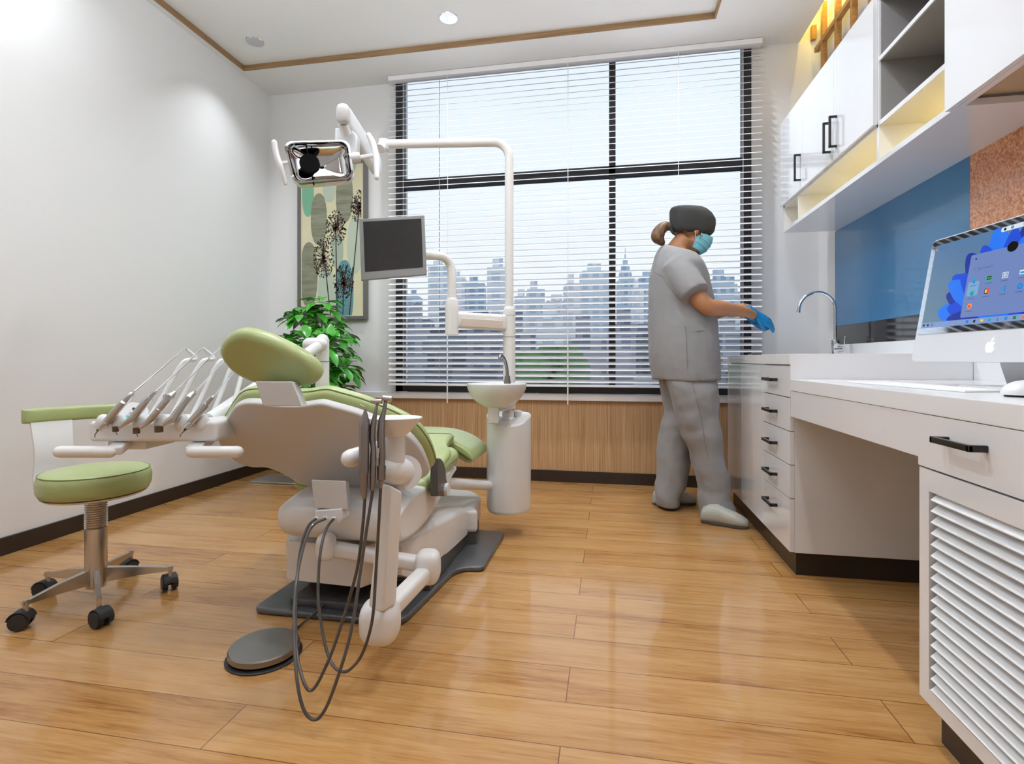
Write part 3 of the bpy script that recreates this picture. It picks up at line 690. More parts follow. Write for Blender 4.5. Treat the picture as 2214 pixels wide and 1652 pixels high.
def head(zx,zy,rw,rh,n,full=True):
    x,z=Q(zx,zy); xr=abs(Q(zx+rw,zy)[0]-x); zr=abs(Q(zx,zy+rh)[1]-z)
    for k in range(n):
        t=rnd.uniform(0,2*PI); r=math.sqrt(rnd.uniform(.12,1)); ex,ez=x+xr*r*math.cos(t),z+zr*r*math.sin(t)
        s=rnd.uniform(.0035,.0065)
        pp=clip([(ex+s*math.cos(q),ez+s*1.1*math.sin(q)) for q in [2*PI*i/7 for i in range(7)]],IX0,IX1,IZ0,IZ1)
        if len(pp)>2: prism(b,[Vector((p[0],PYp-.0018,p[1])) for p in pp],(0,-.00005,0),mi=6)
        if k%3==0:
            dx_,dz_=ex-x,ez-z; L=math.hypot(dx_,dz_) or 1; nx,nz=-dz_/L*.0009,dx_/L*.0009
            pp=clip([(x+nx,z+nz),(ex+nx,ez+nz),(ex-nx,ez-nz),(x-nx,z-nz)],IX0,IX1,IZ0,IZ1)
            if len(pp)>2: prism(b,[Vector((p[0],PYp-.0017,p[1])) for p in pp],(0,-.00005,0),mi=6)
    for k in range(n//3):
        t=rnd.uniform(0,2*PI); r=rnd.uniform(0,.35); s=rnd.uniform(.004,.008)
        pp=clip([(x+xr*r*math.cos(t)+s*math.cos(q),z+zr*r*math.sin(t)+s*math.sin(q)) for q in [2*PI*i/7 for i in range(7)]],IX0,IX1,IZ0,IZ1)
        if len(pp)>2: prism(b,[Vector((p[0],PYp-.0019,p[1])) for p in pp],(0,-.00005,0),mi=7 if k%2 else 6)
head(412,640,70,130,190); head(490,450,66,112,180); head(640,315,56,108,150); head(540,800,66,120,200)
obj('print',b,art,pc,smooth=False,recalc=False)
# ------------------------------------------------------------------ potted plant
plx,ply=-2.05,3.50
pl=thing('potted_plant',(plx,ply,0),'bushy umbrella plant with glossy green leaves below the framed picture','plant')
b=B(); lathe(b,[(.12,.012),(.15,.02),(.18,.30),(.185,.32),(.165,.32),(.16,.29)],(plx,ply,0),seg=32); obj('pot',b,M['pot'],pl)
b=B(); lathe(b,[(.001,.285),(.158,.285),(.158,.30),(.001,.30)],(plx,ply,0),seg=24); obj('soil',b,M['soil'],pl)
b=B(); pB=at(566,1033,Z=.0); box(b,-2.58,-1.9,3.42,3.66,0.001,.012,.004); obj('base_plate',b,mat('pale_metal_plate',(.45,.5,.5),.3,metal=.7),pl)
fol=B(); stm=B(); rnd=random.Random(11)
def leaf(bm,base,d,L,W,droop):
    d=d.normalized(); side=d.cross(UV)
    side=side.normalized() if side.length>.1 else Vector((1,0,0))
    n=6; prev=None; p=base.copy(); dd=d.copy(); rowsL=[]
    prof=[.12,.62,.95,1,.86,.5,.04]
    for i in range(n+1):
        w=W*prof[i]/2; nn=side.cross(dd).normalized()
        rowsL.append((p+side*w+nn*w*.28,p-nn*.0,p-side*w+nn*w*.28))
        dd=(dd+Vector((0,0,-droop/n))).normalized(); p=p+dd*(L/n)
    vs=[[bm.verts.new(q) for q in r] for r in rowsL]
    for a,c in zip(vs[:-1],vs[1:]):
        for j in range(2): bm.faces.new((a[j],a[j+1],c[j+1],c[j]))
def whorl(c,ax,nl,L):
    x,y=frame(ax)
    for k in range(nl):
        t=2*PI*k/nl+rnd.uniform(-.2,.2); d=x*math.cos(t)+y*math.sin(t)+ax*rnd.uniform(.05,.35)
        q=c+d.normalized()*.028
        tube(stm,[c,q],.0014,5); leaf(fol,q,d,L*rnd.uniform(.8,1.1),L*.42,rnd.uniform(.5,1.1))
trunks=[]
for px,py,dd in ((668,668,3.75),(640,690,3.6),(700,668,3.7),(628,728,3.55),(665,730,3.45),(708,715,3.55),(736,735,3.75),(650,762,3.35),(700,770,3.4),(738,790,3.55),(620,770,3.7),(680,805,3.35),(735,838,3.6),(700,850,3.4),(660,840,3.5),(625,820,3.6),(680,690,3.95),(720,700,3.9),(655,640+42,3.9),(745,765,3.9),(612,745,3.85),(690,880,3.5),(715,905,3.6),(650,890,3.55),(680,745,3.3),(750,800,3.7),(715,745,3.35)):
  for rep_ in range(2):
    c=at(px+(rnd.uniform(-16,16) if rep_ else 0),py+(rnd.uniform(-14,18) if rep_ else 0),d=dd+(rnd.uniform(-.1,.1) if rep_ else 0))
    c.y=min(c.y,3.72)
    root=Vector((plx+(c.x-plx)*.12,ply+(c.y-ply)*.12,.30)); mid=Vector((plx+(c.x-plx)*.35,ply+(c.y-ply)*.35,max(.5,c.z-.10)))
    tube(stm,[root,mid,c-Vector((0,0,.01)) ],[.006,.004,.0022],6,smooth=5)
    ax=(Vector((c.x-plx,c.y-ply,0))*1.2+Vector((0,0,.55))).normalized()
    whorl(c,ax,rnd.choice((7,8,9)),rnd.uniform(.12,.16))
tube(stm,[(plx,ply,.29),(plx+.02,ply,.7),(plx-.02,ply,1.15)],[.013,.010,.005],8,smooth=5)
obj('stem',stm,M['stem'],pl); obj('foliage',fol,M['leaf'],pl,angle=80,recalc=False)
# ------------------------------------------------------------------ stool
sx,sy=-1.873,1.642
st=thing('stool',(sx,sy,0),'round green padded stool with curved backrest on five black castors','stool')
b=B(); lathe(b,[(.001,.405),(.145,.405),(.163,.412),(.171,.43),(.173,.462),(.168,.480),(.162,.488),(.150,.493),(.08,.499),(.001,.50)],(sx,sy,0),seg=64); se=obj('seat',b,M['green'],st,angle=60)
b=B(); 
ringp=[(sx+.165*math.cos(2*PI*k/64),sy+.165*math.sin(2*PI*k/64),.4865) for k in range(64)]
rs=[]
for k in range(64):
    c=Vector(ringp[k]); rad=Vector((math.cos(2*PI*k/64),math.sin(2*PI*k/64),0)); rs.append([c+rad*.0016*math.cos(q)+UV*.0016*math.sin(q) for q in [2*PI*j/6 for j in range(6)]])
rings(b,rs,closed=True); obj('piping',b,M['seam'],se)
b=B(); lathe(b,[(.03,.385),(.09,.388),(.15,.398),(.16,.406),(.001,.406)],(sx,sy,0),seg=40); obj('seat_plate',b,M['plastic'],st)
b=B(); pr=[(.034,.276)]
for k in range(13): z=.278+k*.0083; pr+= [(.031,z),(.036,z+.0025),(.031,z+.006)]
pr+=[(.03,.387)]; lathe(b,pr,(sx,sy,0),seg=32); obj('spindle',b,M['steel'],st,angle=25)
b=B(); lathe(b,[(.02,.055),(.030,.056),(.0345,.07),(.0345,.276),(.028,.277)],(sx,sy,0),seg=32); obj('column',b,M['steel'],st)
b=B(); angs=[i/11 for i in range(12)]
def arcpt(deg,r,z): a=math.radians(deg); return Vector((sx+r*math.cos(a),sy+r*math.sin(a),z))
rs=[]
for i in range(25):
    dg_=172-54*i/24; rr_=.42; 
    x=arcpt(dg_,1,0)-Vector((sx,sy,0)); c=arcpt(dg_,rr_,.672); e=min(1,min(i,24-i)/1.5+.35)
    rs.append([c+x*(.018*math.copysign(abs(math.cos(t))**.6,math.cos(t)))*e+UV*(.030*math.copysign(abs(math.sin(t))**.6,math.sin(t)))*(.9+.1*e) for t in [2*PI*k/16 for k in range(16)]])
rings(b,rs); obj('backrest',b,M['green'],st,angle=60)
b=B(); rs=[]
zz=[.655,.60,.54,.48,.42,.385,.375]; off=[.415,.40,.385,.385,.395,.38,.34]
L_=[];
n=10
for j,(z,r) in enumerate(zip(zz,off)):
    a0,a1=169,150
    outer=[arcpt(a0+(a1-a0)*i/n,r+.005,z) for i in range(n+1)]; inner=[arcpt(a0+(a1-a0)*i/n,r-.005,z) for i in range(n+1)]
    rs.append(outer+inner[::-1])
rings(b,rs); tube(b,[arcpt(160,.39,.385),arcpt(160,.30,.378),arcpt(160,.1,.395)],.016,10,smooth=4); obj('back_bracket',b,M['plastic'],st)
cas=[at(40,1340,Z=.03),at(214,1336,Z=.03),at(372,1262,Z=.03),at(94,1274,Z=.03),at(285,1226,Z=.03)]
ang0=[math.atan2(c.y-sy,c.x-sx) for c in cas]
base=[ang0[0]]
fit=[]
order=sorted(range(5),key=lambda i:ang0[i]%(2*PI))
first=ang0[order[0]]%(2*PI)
corr=sum(((ang0[order[k]]%(2*PI))-2*PI*k/5) for k in range(5))/5
castor0=None
for k in range(5):
    cp_=Vector(((-1.922,1.425),(-1.685,1.488),(-1.67,1.78),(-2.107,1.645),(-1.985,1.90))[k]); a=math.atan2(cp_.y-sy,cp_.x-sx); LR=(cp_-Vector((sx,sy))).length-.012; d=Vector((math.cos(a),math.sin(a),0)); sd=Vector((-d.y,d.x,0)); c0=Vector((sx,sy,0))
    b=B(); rs=[]
    for t,zt2,zb2,w in ((.03,.125,.072,.011),(.12,.112,.078,.009),(LR-.007,.092,.078,.007),(LR+.010,.090,.078,.007)):
        p=c0+d*t; rs.append([p+sd*w+UV*zb2,p+sd*w+UV*zt2,p-sd*w+UV*zt2,p-sd*w+UV*zb2])
    rings(b,rs); tube(b,[c0+d*LR+UV*.055,c0+d*LR+UV*.0945],.008,12)
    lg=obj('leg',b,M['steel'],st)
    b=B(); sw=a+(-.9,.5,1.9,.2,2.6)[k]; e=Vector((math.cos(sw),math.sin(sw),0)); f_=Vector((-e.y,e.x,0)); cc_=c0+d*LR+e*.012
    for s in (-1,1): tube(b,[cc_+f_*s*.008+UV*.029,cc_+f_*s*.026+UV*.029],[.0285,.0265],22)
    tube(b,[cc_-f_*.009+UV*.029,cc_+f_*.009+UV*.029],.012,10)
    rs=[]
    for q in range(9):
        t=math.radians(10+q*20); rr1,rr2=.030,.034
        pdir=e*math.cos(t)+UV*math.sin(t)
        rs.append([cc_+UV*.029+pdir*rr1-f_*.022,cc_+UV*.029+pdir*rr2-f_*.022,cc_+UV*.029+pdir*rr2+f_*.022,cc_+UV*.029+pdir*rr1+f_*.022])
    rings(b,rs)
    obj('castor',b,M['rubber'],lg)
# ------------------------------------------------------------------ dental chair
ch=thing('dental_chair',(-.93,2.1,0),'reclined green dental chair with white shells on a dark floor plate','dental chair')
# floor plate
pts=[(-1.24,1.66),(-.68,1.66),(-.655,1.90),(-.635,2.10),(-.60,2.15),(-.52,2.16),(-.52,2.63),(-1.34,2.63),(-1.34,2.16),(-1.26,2.15),(-1.225,2.08),(-1.235,1.9)]
o_=rpoly([Vector((x,y,.001)) for x,y in pts],[.04,.06,.1,.06,.05,.03,.04,.04,.03,.05,.06,.1])
b=B(); prism(b,o_,(0,0,.022),.009,3); obj('floor_plate',b,M['darkgrey'],ch,angle=60)
b=B(); box(b,-1.12,-.74,1.70,2.5,.022,.050,.008); box(b,-1.08,-.80,1.9,2.4,.05,.12); obj('lift_base',b,M['darkgrey'],ch)
# white base cover
def yz_prism(bm,prof,x0,x1,bev,seg=3): prism(bm,[Vector((x0,y,z)) for y,z in prof],(x1-x0,0,0),bev,seg)
b=B()
rs=[]
for y,x0,x1,zt2,zb2 in ((1.76,-1.17,-.72,.262,.135),(1.80,-1.19,-.69,.272,.11),(1.95,-1.19,-.672,.262,.10),(2.2,-1.19,-.660,.235,.085),(2.40,-1.19,-.655,.205,.075)):
    rs.append([Vector((x0,y,zb2)),Vector((x0,y,zt2-.03)),Vector((x0+.03,y,zt2)),Vector((x1-.03,y,zt2)),Vector((x1,y,zt2-.03)),Vector((x1,y,zb2))])
rings(b,rs); bevel(b,[e for e in b.edges if e.calc_face_angle(0)>.5],.008,2); obj('base_cover',b,M['plastic'],ch,angle=50)
b=B(); o_=crom([Vector((x,y,.075)) for x,y in ((-1.19,2.405),(-.655,2.405),(-.645,2.50),(-.655,2.66),(-.70,2.75),(-.79,2.80),(-1.05,2.80),(-1.14,2.75),(-1.18,2.65),(-1.19,2.5))],4,True)
for v_ in o_: pass
pillow(b,o_,(0,0,.110),.022); obj('toe_cover',b,M['plastic'],ch,angle=60)
b=B(); o_=inset(o_,.008,(0,0,1)); prism(b,[Vector((p.x,p.y,.024)) for p in o_],(0,0,.055)); box(b,-1.17,-.665,1.9,2.41,.024,.098,.004); obj('base_skirt',b,M['bracket'],ch,label='dark grey skirt')
b=B()
rs=[]
for z,f_ in ((.112,.96),(.12,1.0),(.235,.97),(.25,.94)):
    rs.append([Vector((x,y,z)) for x,y in ((-.955-.195*f_,1.74),(-.955-.195*f_,2.0),(-.955+.155*f_,2.0),(-.955+.155*f_,1.72+.02),(-.955+.12*f_,1.69),(-.955-.180*f_,1.705))])
rings(b,rs); bevel(b,[e for e in b.edges if e.calc_face_angle(0)>.35],.006,2); obj('lower_housing',b,M['plastic2'],ch,angle=50)
# seat shell
prof=[(1.625,.385),(1.622,.335),(1.645,.295),(1.70,.274),(1.82,.268),(1.95,.295),(2.06,.335),(2.17,.385),(2.25,.415),(2.25,.43),(1.80,.43),(1.70,.418),(1.65,.405)]
pr2=crom([Vector((0,y,z)) for y,z in prof],3,True)
b=B(); rs=[]
for x,k in ((-1.10,.62),(-1.115,.78),(-1.105,.9),(-1.08,.98),(-1.0,1),(-.80,1),(-.72,.98),(-.69,.92),(-.675,.84),(-.672,.7)):
    rs.append([Vector((x,1.95+(p.y-1.95)*(.92+.08*k),.36+(p.z-.36)*k)) for p in pr2])
rings(b,rs); obj('seat_shell',b,M['plastic'],ch,angle=70)
# seat cushion with piping
def cushion(outline,off,r,name,parent=ch,m='green',seam=True,seam_at=.5):
    b=B(); pillow(b,outline,off,r); o=obj(name,b,M[m],parent,angle=70)
    if seam:
        b=B(); n=Vector(off); base_=[p+n*seam_at for p in outline]; N_=len(base_); rs=[]
        for k in range(N_):
            t=(base_[(k+1)%N_]-base_[k-1]).normalized(); nn=n.normalized(); m_=nn.cross(t).normalized()
            rs.append([base_[k]+(m_*math.cos(q)+nn*math.sin(q))*.0028 for q in [2*PI*j/6 for j in range(6)]])
        rings(b,rs,closed=True); obj('piping',b,M['seam'],o)
    return o
o_=crom([Vector(p) for p in ((-1.21,1.88,.375),(-1.10,1.86,.37),(-.80,1.86,.37),(-.69,1.87,.375),(-.665,1.92,.38),(-.665,2.15,.415),(-.68,2.28,.43),(-.95,2.32,.43),(-1.21,2.28,.43),(-1.235,2.1,.41),(-1.235,1.95,.385))],4,True)
cushion(o_,(0,.005,.075),.03,'seat')
# leg rest
o_=rpoly([Vector(p) for p in ((-.668,2.05,.432),(-.668,2.20,.462),(-.725,2.29,.480),(-.725,2.42,.503),(-1.185,2.42,.503),(-1.185,2.29,.480),(-1.24,2.20,.462),(-1.24,2.05,.432))],[.03,.05,.05,.01,.01,.05,.05,.03])
cushion(o_,(0,-.006,.046),.018,'leg_rest',seam_at=.62)
# foot pad: arched, drooping to both sides
def footpad(y0,y1,th,zoff,xm,bm):
    rs=[]; n=28
    def zc(x): return .538-.088*(abs(x+.955)/.325)**3.2+zoff
    for j,(y,sc2) in enumerate(((y0,.35),(y0+.008,.8),(y0+.022,1),(y0+(y1-y0)*.5,1.0),(y1-.022,1),(y1-.008,.8),(y1,.35))):
        top=[];bot=[]
        for i in range(n+1):
            x=-.955+(2*i/n-1)*xm*(1-.03*abs(2*(j/6)-1))
            e=1 if 0<i<n else .6
            top.append(Vector((x,y,zc(x)))); bot.append(Vector((x,y,zc(x)-th)))
            mid=(top[-1]+bot[-1])/2; top[-1]=mid+(top[-1]-mid)*sc2*e; bot[-1]=mid+(bot[-1]-mid)*sc2*e
        rs.append(top+bot[::-1])
    rings(bm,rs)
b=B(); footpad(2.405,2.72,.045,0,.325,b); fp=obj('foot_pad',b,M['green'],ch,angle=70)
b=B(); footpad(2.425,2.70,.040,-.040,.300,b); obj('foot_pad_roll',b,M['green'],fp,angle=70)
# backrest shell and cushion
PL=(1.5,.77,1.85,.37); nb=Vector((0,.4,.35)).normalized()
sp_=[(470,940),(479,922),(497,893),(512,878),(534,873),(567,875),(609,880),(652,880),(691,875),(718,881),(758,892),(779,899),(826,917),(873,940),(894,958),(912,983),(924,1013),(925,1028),(905,1040),(870,1052),(826,1062),(776,1066),(720,1062),(676,1055),(646,1046),(609,1025),(576,1013),(545,1012),(515,1003),(490,983),(473,960)]
sh=[onplane(x,y,*PL) for x,y in sp_]; shs=crom(sh,3,True)
b=B(); pillow(b,shs,nb*.030,.008,steps=2); obj('back_shell',b,M['shell'],ch,angle=60)
cs=inset(shs,-.010,nb); cs=[p+nb*.030 for p in cs]
cushion(cs,nb*.062,.026,'backrest',seam_at=.45)
# headrest
HPL=(1.30,.985,1.42,.80); nh=Vector((0,.185,.12)).normalized()
hz_=[(95,260),(120,340),(200,430),(330,500),(480,527),(620,532),(740,528),(800,500),(818,450),(780,385),(680,305),(520,220),(380,165),(250,138),(150,175)]
hp=[onplane(440+x/3.3045,680+y/3.3045,*HPL) for x,y in hz_]; hp=crom(hp,4,True)
b=B(); pillow(b,hp,nh*.055,.024,steps=5); hr=obj('headrest',b,M['green'],ch,angle=80)
hin=inset(hp,.012,nh)
b=B(); prism(b,[p-nh*.001+nh*.006 for p in inset(hp,.022,nh)],nh*.002) ; b.free()
# head bracket and lower bracket
b=B(); q=[at(x,y,d=1.445) for x,y in ((552,825),(632,825),(653,878),(569,878))]; off=ray(602,850)*.13+RV*.022; prism(b,q,off,.003); obj('headrest_bracket',b,M['shell'],ch)
b=B(); q=[at(x,y,d=1.66) for x,y in ((673,1037),(747,1040),(752,1103),(679,1098))]; prism(b,q,ray(712,1070)*.13+RV*.016,.004); obj('recline_bracket',b,M['shell'],ch)
b=B(); q=[at(x,y,d=1.655) for x,y in ((680,1104),(738,1100),(740,1122),(734,1131),(680,1131))]; prism(b,q,Vector((0,.05,0)),.004)
hb=obj('hose_block',b,M['plastic'],ch)
for x in (684,704,722):
    b=B(); p=at(x,1121,d=1.655); tube(b,[p+Vector((0,.01,0)),p-Vector((0,.012,0))],.0065,12); obj('hose_port',b,M['plastic'],hb)
# grey joint at the right
b=B(); q=[at(930+(x-930)*.62,y,X=-.655) for x,y in ((930,998),(934,991),(942,991),(951,998),(958,1012),(962,1035),(968,1050),(966,1066),(960,1072),(936,1072),(930,1066))]
prism(b,crom(q,3,True),(.030,0,0),.008); jg=obj('hip_joint',b,M['bracket'],ch,label='charcoal hip joint cover')
p=at(962,1053,d=1.97)
b=B(); pc_=sum(q,Vector())/len(q); tube(b,[Vector((-.626,pc_.y+.03,pc_.z-.052)),Vector((-.612,pc_.y+.03,pc_.z-.052))],.024,20); obj('joint_button',b,M['plastic'],jg,label='white button')
# spittoon carrying arm
b=B(); tube(b,[at(925,1042,d=2.25),at(1058,1050,d=2.66)],.024,16); obj('spittoon_arm',b,M['plastic'],ch)
# assistant arm
b=B(); k0=at(822,1342,d=1.47); J=at(925,1225,d=1.74); Lj=at(705,1182,d=1.73)
RM=CAMROT
ball(b,k0,.056,.050,.062,M=RM,pw=.72,seg=28,ringn=18); obj('arm_elbow',b,M['plastic2'],ch,angle=80)
b=B(); ball(b,J,.042,.045,.055,M=RM,pw=.65,seg=28,ringn=18); obj('arm_knuckle',b,M['plastic2'],ch,angle=80)
def bar(bm,a,c,w,h,bev=.008,up=None,taper=1):
    d=(c-a).normalized(); 
    x,y=frame(d,up); 
    rs=[]
    for p,s in ((a,1),(c,taper)): rs.append([p+x*w*s/2*i+y*h*s/2*j for i,j in ((-1,-1),(1,-1),(1,1),(-1,1))])
    t=bmesh.new(); rings(t,rs); bmesh.ops.recalc_face_normals(t,faces=t.faces); bevel(t,list(t.edges),bev,3); merge(bm,t)
b=B(); bar(b,at(838,1322,d=1.50),at(925,1232,d=1.74),.052,.052,.016); obj('lower_arm',b,M['plastic2'],ch,angle=50)
b=B(); bar(b,at(925,1222,d=1.76),at(705,1184,d=1.745),.05,.046,.014); obj('cross_arm',b,M['plastic2'],ch,angle=50)
b=B(); ball(b,Lj,.029,.032,.043,M=RM,pw=.6,seg=28,ringn=18); obj('arm_pivot',b,M['plastic2'],ch,angle=80)
b=B()
rs=[[at(x,y,d=d_) for x,y,d_ in r] for r in (((797,1318,1.44),(828,1325,1.42),(856,1306,1.45),(852,1300,1.52),(800,1300,1.52)),((826,1046,1.44),(845,1049,1.42),(869,1064,1.45),(866,1062,1.52),(830,1044,1.52)))]
rings(b,rs); bmesh.ops.recalc_face_normals(b,faces=b.faces); bevel(b,list(b.edges),.006,3); obj('upright_arm',b,M['plastic2'],ch,angle=50)
b=B(); tube(b,[at(872,1022,d=1.56),at(874,1022,d=1.50)],[.046,.050],28,round_ends=False); tube(b,[at(850,1018,d=1.47),at(882,1021,d=1.55)],.040,28,round_ends=True); obj('holder_joint',b,M['plastic2'],ch,angle=60)
b=B(); hc=at(855,982,d=1.47); lathe(b,[(.001,-.02),(.026,-.02),(.027,.0),(.026,.062),(.03,.066),(.03,.07),(.001,.07)],hc,seg=28); obj('holder_neck',b,M['plastic2'],ch)
b=B()
top=[at(x,y,Z=.733) for x,y in ((796,902),(830,899),(911,902),(890,907),(855,911),(812,909))]
tc_=at(852,905,d=1.46); R3=[]
for z,rx,ry in ((.690,.035,.035),(.705,.050,.045),(.722,.066,.055),(.736,.078,.062),(.739,.078,.062),(.737,.070,.055)):
    R3.append([Vector((tc_.x,tc_.y,z))+RV*(rx*math.cos(t)*(1.0 if math.cos(t)<0 else 1.0))+FV*(ry*math.sin(t)) for t in [2*PI*k/32 for k in range(32)]])
rings(b,R3); obj('holder_dish',b,M['plastic2'],ch)
b=B(); tube(b,[at(757,991,d=1.40),at(800,978,d=1.46),at(846,960,d=1.50)],[.024,.024,.022],20,round_ends=True); obj('holder_handle',b,M['plastic2'],ch,angle=60)
# ------------------------------------------------------------------ assistant handpieces with hoses
def hose(pts,r=.0042): 
    b=B(); tube(b,pts,r,10,smooth=8); return b
HPd=1.30
def hp_thing(name,base,label,group): return thing(name,base,label,'dental handpiece',group)
G2='handpieces in the right-hand holder'
def pxtube(bm,lst,d0,d1,mi=0,seg=18,smooth=0):
    """lst: (px,py,halfwidth px)"""
    n=len(lst); pts=[];rr=[]
    for i,(x,y,w_) in enumerate(lst):
        d=d0+(d1-d0)*i/max(1,n-1); pts.append(at(x,y,d=d)); rr.append(w_*d/FPX)
    tube(bm,pts,rr,seg,smooth=smooth,mi=mi)
# (a) scaler-like, left
z=3.3045; X0,Y0=440,680
def zz_(lst): return [(X0+x/z,Y0+y/z,w_/z) for x,y,w_ in lst]
defs=[
 ('scaler_handpiece','grey scaler with a thin hooked tip, first in the holder beside the back shell',
  [(1158,1310,14),(1150,1310,18),(1148,1270,22),(1145,1130,32),(1145,1128,37),(1150,790,37),(1152,760,34),(1155,700,14),(1155,680,7)],
  [(1152,690,4),(1150,660,4),(1135,652,3.5),(1118,643,3)],1.36,
  [(789,1075),(783,1150),(770,1240),(735,1360),(705,1440),(675,1492),(655,1470),(641,1400),(640,1300),(648,1200),(665,1140),(684,1121)],[1.36,1.36,1.36,1.36,1.34,1.33,1.34,1.40,1.48,1.56,1.60,1.62]),
 ('angled_handpiece','grey handpiece with a small slanted head, between its two neighbours in the holder',
  [(1205,1255,16),(1206,1215,20),(1208,1205,22),(1210,1080,24),(1212,1075,23),(1213,960,20),(1205,870,21),(1210,800,22),(1225,720,15),(1238,650,9),(1240,640,12),],
  [(1275,620,19),(1238,622,20),(1215,618,10),(1192,612,3)],1.37,
  [(806,1060),(795,1130),(780,1230),(760,1360),(735,1450),(705,1530),(680,1556),(655,1530),(640,1450),(636,1330),(645,1230),(670,1145),(704,1121)],[1.37,1.36,1.34,1.30,1.27,1.265,1.265,1.27,1.30,1.40,1.50,1.58,1.62]),
 ('turbine_handpiece','grey handpiece with a round barrel head, tallest one in the holder',
  [(1265,1240,12),(1268,1190,16),(1270,1180,30),(1272,1080,32),(1273,1078,24),(1276,955,20),(1270,950,28),(1268,860,29),(1272,760,24),(1290,690,16),(1300,620,13)],
  [(1345,604,22),(1282,597,21)],1.38,
  [(823,1055),(818,1150),(812,1250),(805,1340),(785,1410),(760,1445),(738,1452),(715,1430),(698,1370),(688,1290),(692,1200),(705,1145),(722,1121)],[1.38,1.38,1.38,1.36,1.36,1.38,1.39,1.42,1.46,1.50,1.55,1.60,1.62])]
for nm,lab,body,tip,d,hs,hd in defs:
    bp=at(X0+body[0][0]/z,Y0+body[0][1]/z,d=d)
    t=hp_thing(nm,bp,lab,G2)
    b=B(); pxtube(b,zz_(body),d,d,smooth=0); obj('body',b,M['dsteel'],t,angle=40)
    b=B(); pxtube(b,zz_(tip),d,d); obj('tip',b,M['steel'],t,angle=40)
    obj('hose',hose([at(x,y,d=dd) for (x,y),dd in zip(hs,hd)]),M['hose'],t)
# ------------------------------------------------------------------ delivery tray
d0=1.70; 
def uof(px,d): return (px-1107)/FPX*d
tr=thing('instrument_tray',(at(330,925,d=1.8).x,at(330,925,d=1.8).y,.60),'white swing-arm instrument tray with scalloped front holding five handpieces','instrument tray')
u0,u1=uof(190,d0),uof(468,d0)
b=B(); cbox(b,u0,u1,d0,d0+.23,.632,.700,.014,4)
# front scallops
o=obj('tray_body',b,M['plastic2'],tr,angle=50)
b=B()
for px in (224,257,303,349,393,437):
    c=at(px,915,d=d0+.012); ball(b,c,.022,.022,.030,M=CAMROT,seg=18,ringn=12)
obj('cradle',b,M['plastic2'],tr,angle=80,kind='stuff')
b=B(); cbox(b,u0+.03,u0+.16,d0+.04,d0+.2,.60,.632,.008); obj('pivot_plate',b,M['plastic'],tr)
for (xa,xb,ya,yb),(s1,s2,s3,s4) in (((122,246,963,990),(245,963,285,955)),((408,521,963,990),(412,963,470,956))):
    b=B(); dd=d0-.03
    pa=at(xa+8,977,d=dd); pb_=at(xb-8,977,d=dd); tube(b,[pa,pb_],.0185,18,round_ends=True)
    obj('handle_bar',b,M['plastic2'],tr,angle=60)
    b=B(); sgn=at((xb if xb<300 else xa)+ (0 if xb<300 else 8),976,d=dd); tgt=at(s3 if xb<300 else 455,956,d=d0+.10); tgt.z=.635
    bar(b,sgn,tgt,.045,.028,.006); obj('handle_strut',b,M['plastic2'],tr)
# keypad
b=B(); kp=at(262,905,d=d0+.10); q=[kp+RV*x+FV*(y*.5)+UV*(y*.87) for x,y in ((-.055,-.01),(.075,-.01),(.078,.03),(.06,.058),(.01,.062),(-.03,.04))]
prism(b,q,FV*.012-UV*.006,.003); kpo=obj('keypad',b,M['plastic'],tr)
for x,y,m_ in ((.018,.036,'rubber'),(.012,.020,'ink'),(.04,.026,'ink'),(.006,.008,'teal'),(.032,.010,'teal')):
    b=B(); c=kp+RV*(x+.012)+FV*(y*.5)+UV*(y*.87); nrm=(FV*-.87+UV*.5).normalized(); tube(b,[c,c+nrm*.002],.0048,12); obj('button',b,M[m_],kpo)
# swing arm and post
b=B(); tube(b,[at(452,905,d=d0+.12),at(693,745,d=2.58)],[.020,.026],18); obj('swing_arm',b,M['plastic'],tr)
pj=at(697,745,d=2.6)
b=B(); tube(b,[pj+Vector((0,0,.02)),Vector((pj.x,pj.y,.70)),Vector((pj.x,pj.y,.24))],[.032,.033,.033],24,round_ends=True); obj('post',b,M['plastic'],tr)
b=B(); tube(b,[Vector((pj.x,pj.y,.26)),Vector((-1.10,2.42,.20))],.03,16); obj('post_foot',b,M['plastic'],tr)
b=B(); tube(b,[pj-RV*.055-FV*.02,pj-FV*.03],[.034,.034],22,round_ends=True); obj('elbow_joint',b,M['plastic'],tr,angle=60)
b=B(); lathe(b,[(.0338,0),(.0338,.002)],(pj.x,pj.y,pj.z-.085),seg=24); obj('joint_ring',b,M['gap'],tr)
